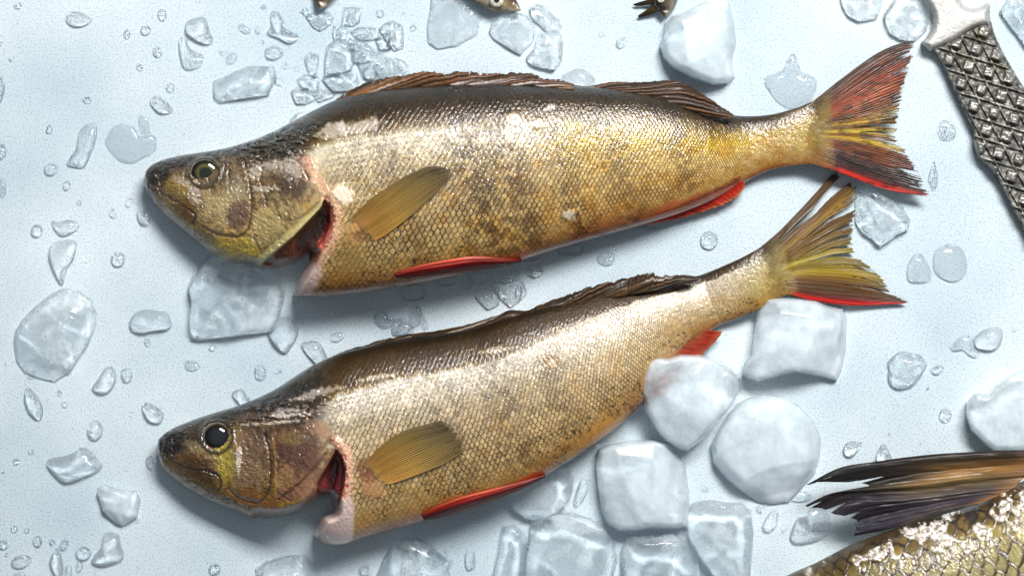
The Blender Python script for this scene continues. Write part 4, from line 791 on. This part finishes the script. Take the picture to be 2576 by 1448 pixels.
for k_, (x_, y_, a_, b_, h_) in enumerate([(1040, 735, 32, 26, 18), (1030, 708, 36, 14, 18), (1120, 706, 26, 18, 16), (1175, 708, 14, 22, 12), (1205, 700, 30, 18, 16), (1230, 742, 34, 30, 14), (1285, 730, 38, 40, 16), (1270, 690, 40, 22, 18), (1345, 682, 20, 18, 12), (1335, 648, 24, 12, 14), (1438, 626, 38, 20, 20), (1640, 566, 46, 14, 18), (1525, 650, 24, 18, 10), (1010, 820, 28, 24, 12), (1045, 800, 18, 34, 8), (960, 800, 20, 20, 8)]):
    pl = [(x_ + a_ * (1 + r_.uniform(-.25, .25)) * math.cos(t_ / 8 * 2 * math.pi), y_ + b_ * (1 + r_.uniform(-.25, .25)) * math.sin(t_ / 8 * 2 * math.pi)) for t_ in range(8)]
    ice('bit of crushed ice between the upper perch belly and the lower perch back', pl, h_, M_CLEAR, G_CB, (0, 0), 9, 5, 10, 0, 80 + k_, cat='ice', name='ice_lump', res=2.2)

# ================================================================== water drops
def drop(label, P, h, group=None, cat='water drop', name='water_drop', p=2.6):
    P = np.array(P, float); w = P.max(0) - P.min(0); n = int(np.clip(w.max() * 1.2, 28, 120)); m = 10 if w.max() < 40 else 18; p = 2. if w.min() < 60 else 2.5
    Q = catmull(P, n, True); c = Q.mean(0); q = np.sin(np.linspace(0, 1, m) * math.pi / 2)[:, None]
    if (Q[:, 0] * np.roll(Q[:, 1], -1) - Q[:, 1] * np.roll(Q[:, 0], -1)).sum() > 0: Q = Q[::-1]
    # rings that turn from the outline into a smooth inner loop, so that bent drops stay inside their outline
    x = c[0] + (Q[:, 0] - c[0]) * q; y = c[1] + (Q[:, 1] - c[1]) * q
    z = h * np.clip(1 - q ** p, 0, 1) ** .55 - .4 * (q > .999) + 0 * x
    if w.max() > 40: z = z * (1 + .16 * (fbm(x / 26, y / 26, 2, abs(int(c[0]))) - .5) * (1 - q ** 4))
    o = mesh_obj(name, to_world(x, y, z).reshape(-1, 3), grid_faces(m, n, wrap=True)[:, ::-1], M_WATER)
    return tag(o, label, cat, group)
def oval(cx, cy, a, b, rot=0, tip=0):
    r = math.radians(rot); out = []
    for k in range(12):
        t = k / 12 * 2 * math.pi; e = 1 + .05 * math.sin(2 * t + cx) ; u_ = a * math.cos(t) * e; v_ = b * math.sin(t) * e * (1 - tip * math.cos(t) * .4)
        if k == 0: u_ *= 1 + tip * .5
        out.append((cx + u_ * math.cos(r) - v_ * math.sin(r), cy + u_ * math.sin(r) + v_ * math.cos(r)))
    return out
def z1(pts, ox, oy, k): return [(ox + a / k, oy + b / k) for a, b in pts]
NW = lambda p: z1(p, 0, 0, 3.331); WM = lambda p: z1(p, 0, 434.7, 3.331); SW = lambda p: z1(p, 0, 869.3, 2.5028)
E3 = lambda p: z1(p, 2188.7, 772.7, 3.7478); SE = lambda p: z1(p, 1448.9, 821, 2.3098)
DR = [
 ('rounded triangular drop above the boot shaped drop, upper left', NW([(1570, 180), (1660, 145), (1725, 160), (1760, 270), (1790, 340), (1750, 370), (1680, 355), (1560, 285), (1550, 230)]), 24),
 ('boot shaped bent drop under the rounded triangular drop', NW([(1500, 330), (1560, 315), (1585, 390), (1640, 440), (1700, 460), (1705, 500), (1680, 560), (1590, 590), (1530, 560), (1500, 440)]), 16),
 ('tall drop with a spreading foot left of the crushed ice heap', NW([(2290, 95), (2340, 110), (2380, 190), (2390, 240), (2500, 300), (2480, 350), (2420, 370), (2350, 330), (2240, 280), (2270, 220), (2265, 130)]), 18),
 ('small wedge of water above the snout of the upper perch', NW([(1255, 850), (1300, 805), (1340, 805), (1445, 915), (1420, 950), (1340, 955), (1290, 910)]), 16),
 ('long slanting finger shaped drop left of the flat puddle', NW([(780, 1030), (815, 1080), (800, 1200), (760, 1300), (710, 1400), (630, 1405), (560, 1380), (590, 1310), (640, 1240), (660, 1120), (700, 1060)]), 20),
 ('flat bell shaped puddle left of the upper perch snout', NW([(935, 1080), (990, 1040), (1090, 1045), (1140, 1085), (1175, 1140), (1240, 1135), (1300, 1150), (1310, 1240), (1270, 1290), (1190, 1330), (1110, 1375), (1000, 1350), (930, 1280), (880, 1190)]), 11),
 ('thin ring of water joined to the bell shaped puddle', NW([(1160, 985), (1200, 968), (1235, 985), (1250, 1060), (1248, 1120), (1190, 1120), (1165, 1060)]), 7),
 ('bean shaped drop above the long teardrop at the left', WM([(430, 405), (480, 408), (560, 395), (600, 398), (640, 410), (662, 460), (600, 510), (540, 530), (500, 525), (450, 470)]), 16),
 ('long teardrop pointing down at the left, above the oval ice slab', WM([(520, 565), (620, 565), (642, 600), (620, 720), (570, 790), (540, 900), (515, 935), (460, 850), (420, 750), (405, 680), (430, 600)]), 26),
 ('wide mound shaped drop right of the oval ice slab', WM([(1090, 1230), (1130, 1180), (1210, 1145), (1330, 1160), (1400, 1175), (1440, 1260), (1410, 1310), (1300, 1320), (1190, 1345), (1110, 1325), (1080, 1280)]), 26),
 ('big teardrop with its point down between the two perch heads', [(673, 830), (690, 808), (713, 797), (735, 802), (750, 825), (748, 848), (736, 868), (720, 888), (700, 878), (684, 860)], 28),
 ('slim crooked drop below the oval ice slab', SW([(160, 270), (185, 262), (230, 310), (270, 385), (265, 450), (240, 470), (200, 440), (170, 400), (152, 340)]), 20),
 ('fat comma shaped drop right of the crooked slim drop', SW([(580, 262), (620, 200), (660, 145), (700, 130), (730, 170), (730, 230), (700, 280), (650, 305), (605, 295)]), 24),
 ('leaf shaped drop above the snout of the lower perch', SW([(895, 362), (940, 360), (1000, 395), (1030, 440), (1015, 485), (970, 490), (925, 465), (900, 420)]), 20),
 ('broad sail shaped drop left of the lower perch mouth', SW([(290, 740), (330, 705), (420, 690), (480, 660), (510, 638), (570, 660), (620, 720), (645, 760), (610, 790), (530, 830), (440, 860), (390, 855), (330, 800)]), 30),
 ('wedge of water on the nape of the lower perch', SW([(1460, 300), (1510, 270), (1550, 300), (1580, 350), (1540, 380), (1490, 345)]), 18),
 ('triangular drop with its point down just above the lower perch back', [(757, 866), (772, 858), (792, 857), (812, 872), (825, 905), (812, 918), (795, 915), (772, 890)], 18),
 ('slim upright spindle drop at the bottom left edge', SW([(345, 1285), (360, 1275), (380, 1300), (395, 1350), (398, 1430), (375, 1460), (330, 1420), (312, 1350)]), 20),
 ('bottle shaped drop near the bottom left', SW([(655, 1185), (700, 1170), (745, 1185), (760, 1250), (780, 1310), (760, 1350), (650, 1385), (580, 1365), (590, 1320), (640, 1260)]), 26),
 ('wide drop half hidden under the front back fin end of the upper perch', [(1410, 198), (1430, 181), (1460, 173), (1482, 183), (1496, 205), (1480, 216), (1430, 214)], 16),
 ('dark water wedge behind the nape of the upper perch', [(728, 305), (740, 290), (757, 281), (772, 285), (762, 300), (745, 310)], 12),
 ('large scalloped drop right of the square milky cube', E3([(165, 510), (220, 455), (290, 415), (390, 430), (470, 450), (530, 530), (510, 600), (460, 680), (400, 740), (330, 765), (270, 770), (200, 740), (165, 660), (172, 580)]), 28),
 ('glossy oval drop near the right edge above the ice slab', E3([(975, 300), (1030, 235), (1110, 195), (1200, 185), (1245, 230), (1240, 320), (1200, 385), (1130, 410), (1060, 400), (990, 370)]), 24),
 ('ragged arch of water hugging the glossy oval drop', E3([(755, 380), (800, 315), (880, 260), (960, 270), (985, 330), (1000, 400), (1030, 440), (990, 480), (930, 460), (890, 410), (830, 400), (775, 415)]), 9),
 ('small notched drop right of the large scalloped drop', E3([(570, 590), (600, 550), (650, 545), (690, 545), (685, 590), (640, 635), (590, 630)]), 10),
 ('pebble shaped drop between the round ice disc and the spiny fin', SE([(1550, 710), (1580, 670), (1640, 668), (1662, 680), (1640, 720), (1600, 755), (1560, 745)]), 20),
 ('dark pointed hump of water behind the spiny fin', SE([(1745, 775), (1755, 715), (1780, 680), (1805, 700), (1835, 765), (1800, 785)]), 30),
 ('slug shaped drop right of the arched clear ice', SE([(1080, 1160), (1105, 1105), (1145, 1063), (1175, 1085), (1168, 1150), (1130, 1195), (1090, 1190)]), 16),
 ('big irregular drop left of the spiny fin of the large scaled fish', SE([(1240, 1225), (1260, 1160), (1285, 1110), (1335, 1098), (1370, 1040), (1430, 1040), (1475, 1120), (1460, 1200), (1390, 1245), (1280, 1262)]), 26),
 ('shallow puddle under the lowest tip of the round ice disc', SE([(1245, 990), (1270, 960), (1320, 955), (1365, 975), (1350, 1010), (1290, 1020), (1250, 1010)]), 8),
 ('upright egg shaped drop, smaller of the pair right of the lower tail', [(2280, 690), (2284, 660), (2300, 640), (2318, 640), (2332, 660), (2342, 690), (2335, 708), (2308, 712), (2286, 708)], 14),
 ('upright egg shaped drop, bigger of the pair right of the lower tail', [(2346, 660), (2350, 635), (2370, 618), (2398, 614), (2422, 632), (2432, 665), (2426, 692), (2400, 710), (2368, 700), (2350, 682)], 16),
 ('star shaped flat puddle in front of the upper perch tail root', [(1920, 205), (1930, 190), (1955, 182), (1972, 172), (1978, 155), (1994, 134), (2004, 150), (2018, 180), (2048, 196), (2055, 210), (2046, 240), (2030, 262), (1990, 275), (1960, 262), (1940, 240)], 12),
 ('faint round puddle between the upper tail and the scaler', [(2358, 318), (2370, 304), (2395, 308), (2404, 330), (2398, 352), (2372, 355), (2358, 340)], 7),
 ('faint spike shaped puddle beside the upper tail tip', [(2334, 450), (2342, 420), (2350, 408), (2358, 440), (2356, 470), (2344, 480)], 7),
 ('half drop cut by the left edge high up', [(-20, 200), (2, 192), (12, 215), (10, 240), (0, 258), (-20, 262)], 18),
 ('curled drop under the crushed ice between the two perch', [(942, 790), (958, 780), (974, 790), (980, 806), (996, 800), (990, 818), (964, 828), (944, 812)], 10),
 ('clear rounded drop at the back fin of the lower perch', [(985, 822), (992, 808), (1012, 804), (1034, 814), (1040, 836), (1018, 844), (988, 842)], 14),
 ('crooked vertical ribbon of water above the lower perch back', [(1046, 770), (1056, 772), (1068, 800), (1078, 826), (1066, 830), (1050, 802)], 6),
 ('teardrop hanging below the crushed ice between the two perch', [(1300, 716), (1310, 706), (1322, 722), (1324, 742), (1308, 756), (1294, 742)], 10),
 ('short post shaped drop standing at the bottom edge', [(1168, 1400), (1176, 1386), (1192, 1388), (1196, 1410), (1192, 1430), (1174, 1432)], 12),
 ('curved sliver of water beside the clear ice pane', [(1442, 1262), (1452, 1225), (1468, 1200), (1480, 1210), (1476, 1240), (1458, 1270), (1446, 1275)], 12),
]
for lb, pl, h_ in DR: drop(lb, pl, h_ * 1.15)
OV = [  # cx, cy, rx, ry, turn, tip, label
 (196, 50, 30, 20, 4, .3, 'lemon shaped drop near the top left corner'), (45, 14, 10, 10, 0, 0, 'round drop in the top left corner'), (408, 38, 12, 16, 0, 0, 'upright drop near the top edge, right of the lemon shaped drop'),
 (366, 77, 13, 13, 0, 0, 'round drop under the upright drop near the top edge'), (319, 87, 9, 12, 0, 0, 'small upright drop beside the round one, right of the lemon shaped drop'), (396, 132, 12, 14, 0, 0, 'drop left of the boot shaped drop'),
 (351, 170, 8, 10, -30, 0, 'small slanted drop below left of the boot shaped drop'), (428, 221, 11, 12, 0, 0, 'round drop left of the melted ice lozenge'), (219, 252, 12, 8, 0, 0, 'small flat drop above the finger shaped drop'),
 (123, 326, 9, 11, 0, 0, 'small drop left of the finger shaped drop'), (128, 427, 17, 16, 0, 0, 'round drop below left of the finger shaped drop'), (561, 133, 10, 7, 0, 0, 'tiny oval drop above the melted ice lozenge'),
 (582, 148, 17, 12, -35, 0, 'slanted oval drop right above the melted ice lozenge'), (688, 133, 22, 19, 10, .3, 'fat drop under the tall drop with a spreading foot'), (648, 77, 7, 11, -10, 0, 'slim drop left of the tall drop with a spreading foot'),
 (614, 74, 19, 9, 35, 0, 'capsule shaped drop left of the slim drop near the top'), (717, 166, 7, 9, 0, 0, 'tiny drop left of the crushed ice heap'), (701, 207, 9, 10, 0, 0, 'bead of water on the right end of the melted ice lozenge'),
 (663, 18, 8, 6, 0, 0, 'tiny flat drop at the top edge above the tall drop'), (2, 382, 14, 20, 0, 0, 'half round drop cut by the left edge, level with the finger shaped drop'), (5, 475, 11, 22, 0, 0, 'tall half drop cut by the left edge, level with the upper perch snout'),
 (167, 468, 10, 13, 0, 0, 'upright drop below the round drop, left of the upper perch snout'), (324, 510, 9, 12, 20, 0, 'small drop between the slanted drop and the upper perch jaw'), (284, 538, 9, 14, -25, 0, 'slanted small drop right of the bean shaped drop'),
 (362, 546, 18, 23, -22, .2, 'plump slanted drop just left of the upper perch jaw'), (92, 581, 16, 16, 0, 0, 'round drop left of the bean shaped drop'), (297, 653, 18, 20, 0, 0, 'round drop right of the long teardrop'),
 (239, 818, 7, 7, 0, 0, 'bead of water on the right rim of the oval ice slab'), (370, 861, 8, 10, 0, 0, 'small drop below the wide mound shaped drop'), (78, 948, 11, 6, 10, 0, 'flat small drop under the oval ice slab'),
 (318, 944, 15, 19, -15, 0, 'upright drop right of the fat comma shaped drop'), (239, 1083, 20, 26, 18, 0, 'egg shaped drop above the broad sail shaped drop'), (377, 1163, 10, 20, 0, 0, 'slim drop just left of the lower perch mouth'),
 (483, 919, 20, 13, 0, .2, 'flat drop left of the triangular drop, above the lower perch head'), (655, 937, 15, 21, -8, 0, 'upright drop above the lower perch nape'), (700, 934, 8, 7, 0, 0, 'small drop beside the upright drop above the lower perch nape'),
 (533, 875, 9, 8, 0, 0, 'small drop under the ragged clear slab'), (94, 1361, 12, 15, 10, 0, 'round drop above the slim spindle drop, bottom left'), (161, 1370, 11, 15, 15, 0, 'teardrop right above the slim spindle drop'),
 (8, 1369, 13, 13, 0, 0, 'round drop cut by the left edge near the bottom'), (209, 1391, 19, 19, 0, 0, 'big round drop left of the bottle shaped drop'), (53, 1412, 26, 17, -12, 0, 'wide oval drop near the bottom left corner'),
 (172, 1437, 9, 18, 0, 0, 'upright drop cut by the bottom edge right of the spindle drop'), (199, 1425, 9, 14, 12, 0, 'small upright drop under the big round drop, bottom left'), (50, 1446, 15, 9, 0, 0, 'drop cut by the bottom edge in the left corner'),
 (539, 1431, 16, 14, 0, 0, 'round drop at the bottom edge left of the smooth ice mound'), (848, 847, 19, 12, -25, .2, 'slanted oval drop above the lower perch back, right of the big teardrop'), (1783, 605, 24, 22, 0, 0, 'lone round drop between the two perch tails'),
 (1562, 108, 13, 15, 25, 0, 'oval drop between the knobbly ice chip and the big milky block'), (1512, 87, 7, 7, 0, 0, 'small round drop left of the oval one near the milky block'), (956, 35, 10, 10, 0, 0, 'round drop right of the brown snout at the top'),
 (1039, 71, 8, 8, 0, 0, 'small round drop between the crushed ice and the faint ice pane'), (1209, 35, 8, 8, 0, 0, 'small round drop left under the small grey fish head'), (2377, 1044, 16, 19, -10, 0, 'egg shaped drop left of the ice slab at the right edge'),
 (1773, 1230, 8, 8, 0, 0, 'small round drop between the dented cube and the round ice disc'), (1913, 1279, 12, 11, 0, 0, 'round drop right of the arched clear ice'), (918, 1434, 16, 14, 0, 0, 'round drop at the bottom edge left of the grey ice hump'),
 (1118, 1392, 8, 12, 0, 0, 'small drop on the right flank of the grey ice hump'), (1133, 1418, 6, 13, 0, 0, 'slim small drop right of the grey ice hump'), (1047, 1331, 12, 9, -15, 0, 'drop peeping out under the lower perch belly'), (2549, 829, 6, 6, 0, 0, 'tiny round drop by the right edge beside the glossy oval drop'),
]
for cx_, cy_, a_, b_, ro, tp, lb in OV: drop(lb, oval(cx_, cy_, a_, b_, ro, tp), min(a_, b_) * .85)
TN = [(29, 149, 7, 6), (498, 3, 5, 5), (745, 174, 8, 6), (590, 264, 4, 7), (0, 108, 5, 8), (200, 510, 6, 7), (327, 614, 3, 3), (12, 916, 4, 5), (150, 988, 7, 7), (163, 1016, 8, 9), (122, 1006, 4, 4), (330, 1042, 6, 7), (78, 1136, 7, 7), (41, 1160, 9, 8), (8, 1186, 4, 4),
      (316, 1181, 4, 5), (346, 1310, 5, 5), (36, 1329, 9, 9), (67, 1333, 7, 7), (131, 1363, 8, 8), (16, 1394, 5, 5), (524, 1410, 4, 4), (1014, 35, 4, 4), (660, 105, 6, 5), (2237, 1092, 4, 4), (2333, 975, 4, 6), (2064, 1120, 5, 5), (1970, 1335, 5, 5), (1545, 628, 4, 4), (1210, 44, 4, 4)]
for cx_, cy_, a_, b_ in TN: drop('tiny round bead of water on the pale blue table', oval(cx_, cy_, a_, b_), min(a_, b_) * .95, 'tiny water beads')
# fine spray nobody could count
rr = np.random.RandomState(8); Vs = []; Fs = []; k = 0
hx = np.linspace(0, 2 * math.pi, 8, endpoint=False)
for _ in range(900):
    x_, y_ = rr.rand() * W, rr.rand() * H
    if x_ < 1500 and rr.rand() < .65: continue
    q_ = rr.uniform(.9, 2.6)
    for f_, z_ in ((1, -.2), (.75, q_ * .6), (.3, q_ * .85)):
        for h0 in hx: Vs.append((x_ + q_ * f_ * math.cos(h0), y_ + q_ * f_ * math.sin(h0), z_))
    for j in range(2):
        for i in range(8): Fs.append((k + j * 8 + i, k + j * 8 + (i + 1) % 8, k + (j + 1) * 8 + (i + 1) % 8, k + (j + 1) * 8 + i))
    for i in (0, 2, 4): Fs.append((k + 16, k + 17 + i, k + 18 + i, k + 16 + (i + 3) % 8)) if i < 4 else None
    k += 24
Vs = np.array(Vs); o = mesh_obj('water_spray', to_world(Vs[:, 0], Vs[:, 1], Vs[:, 2]), np.array(Fs), M_WATER)
tag(o, 'fine spray of water specks over the tabletop', kind='stuff')
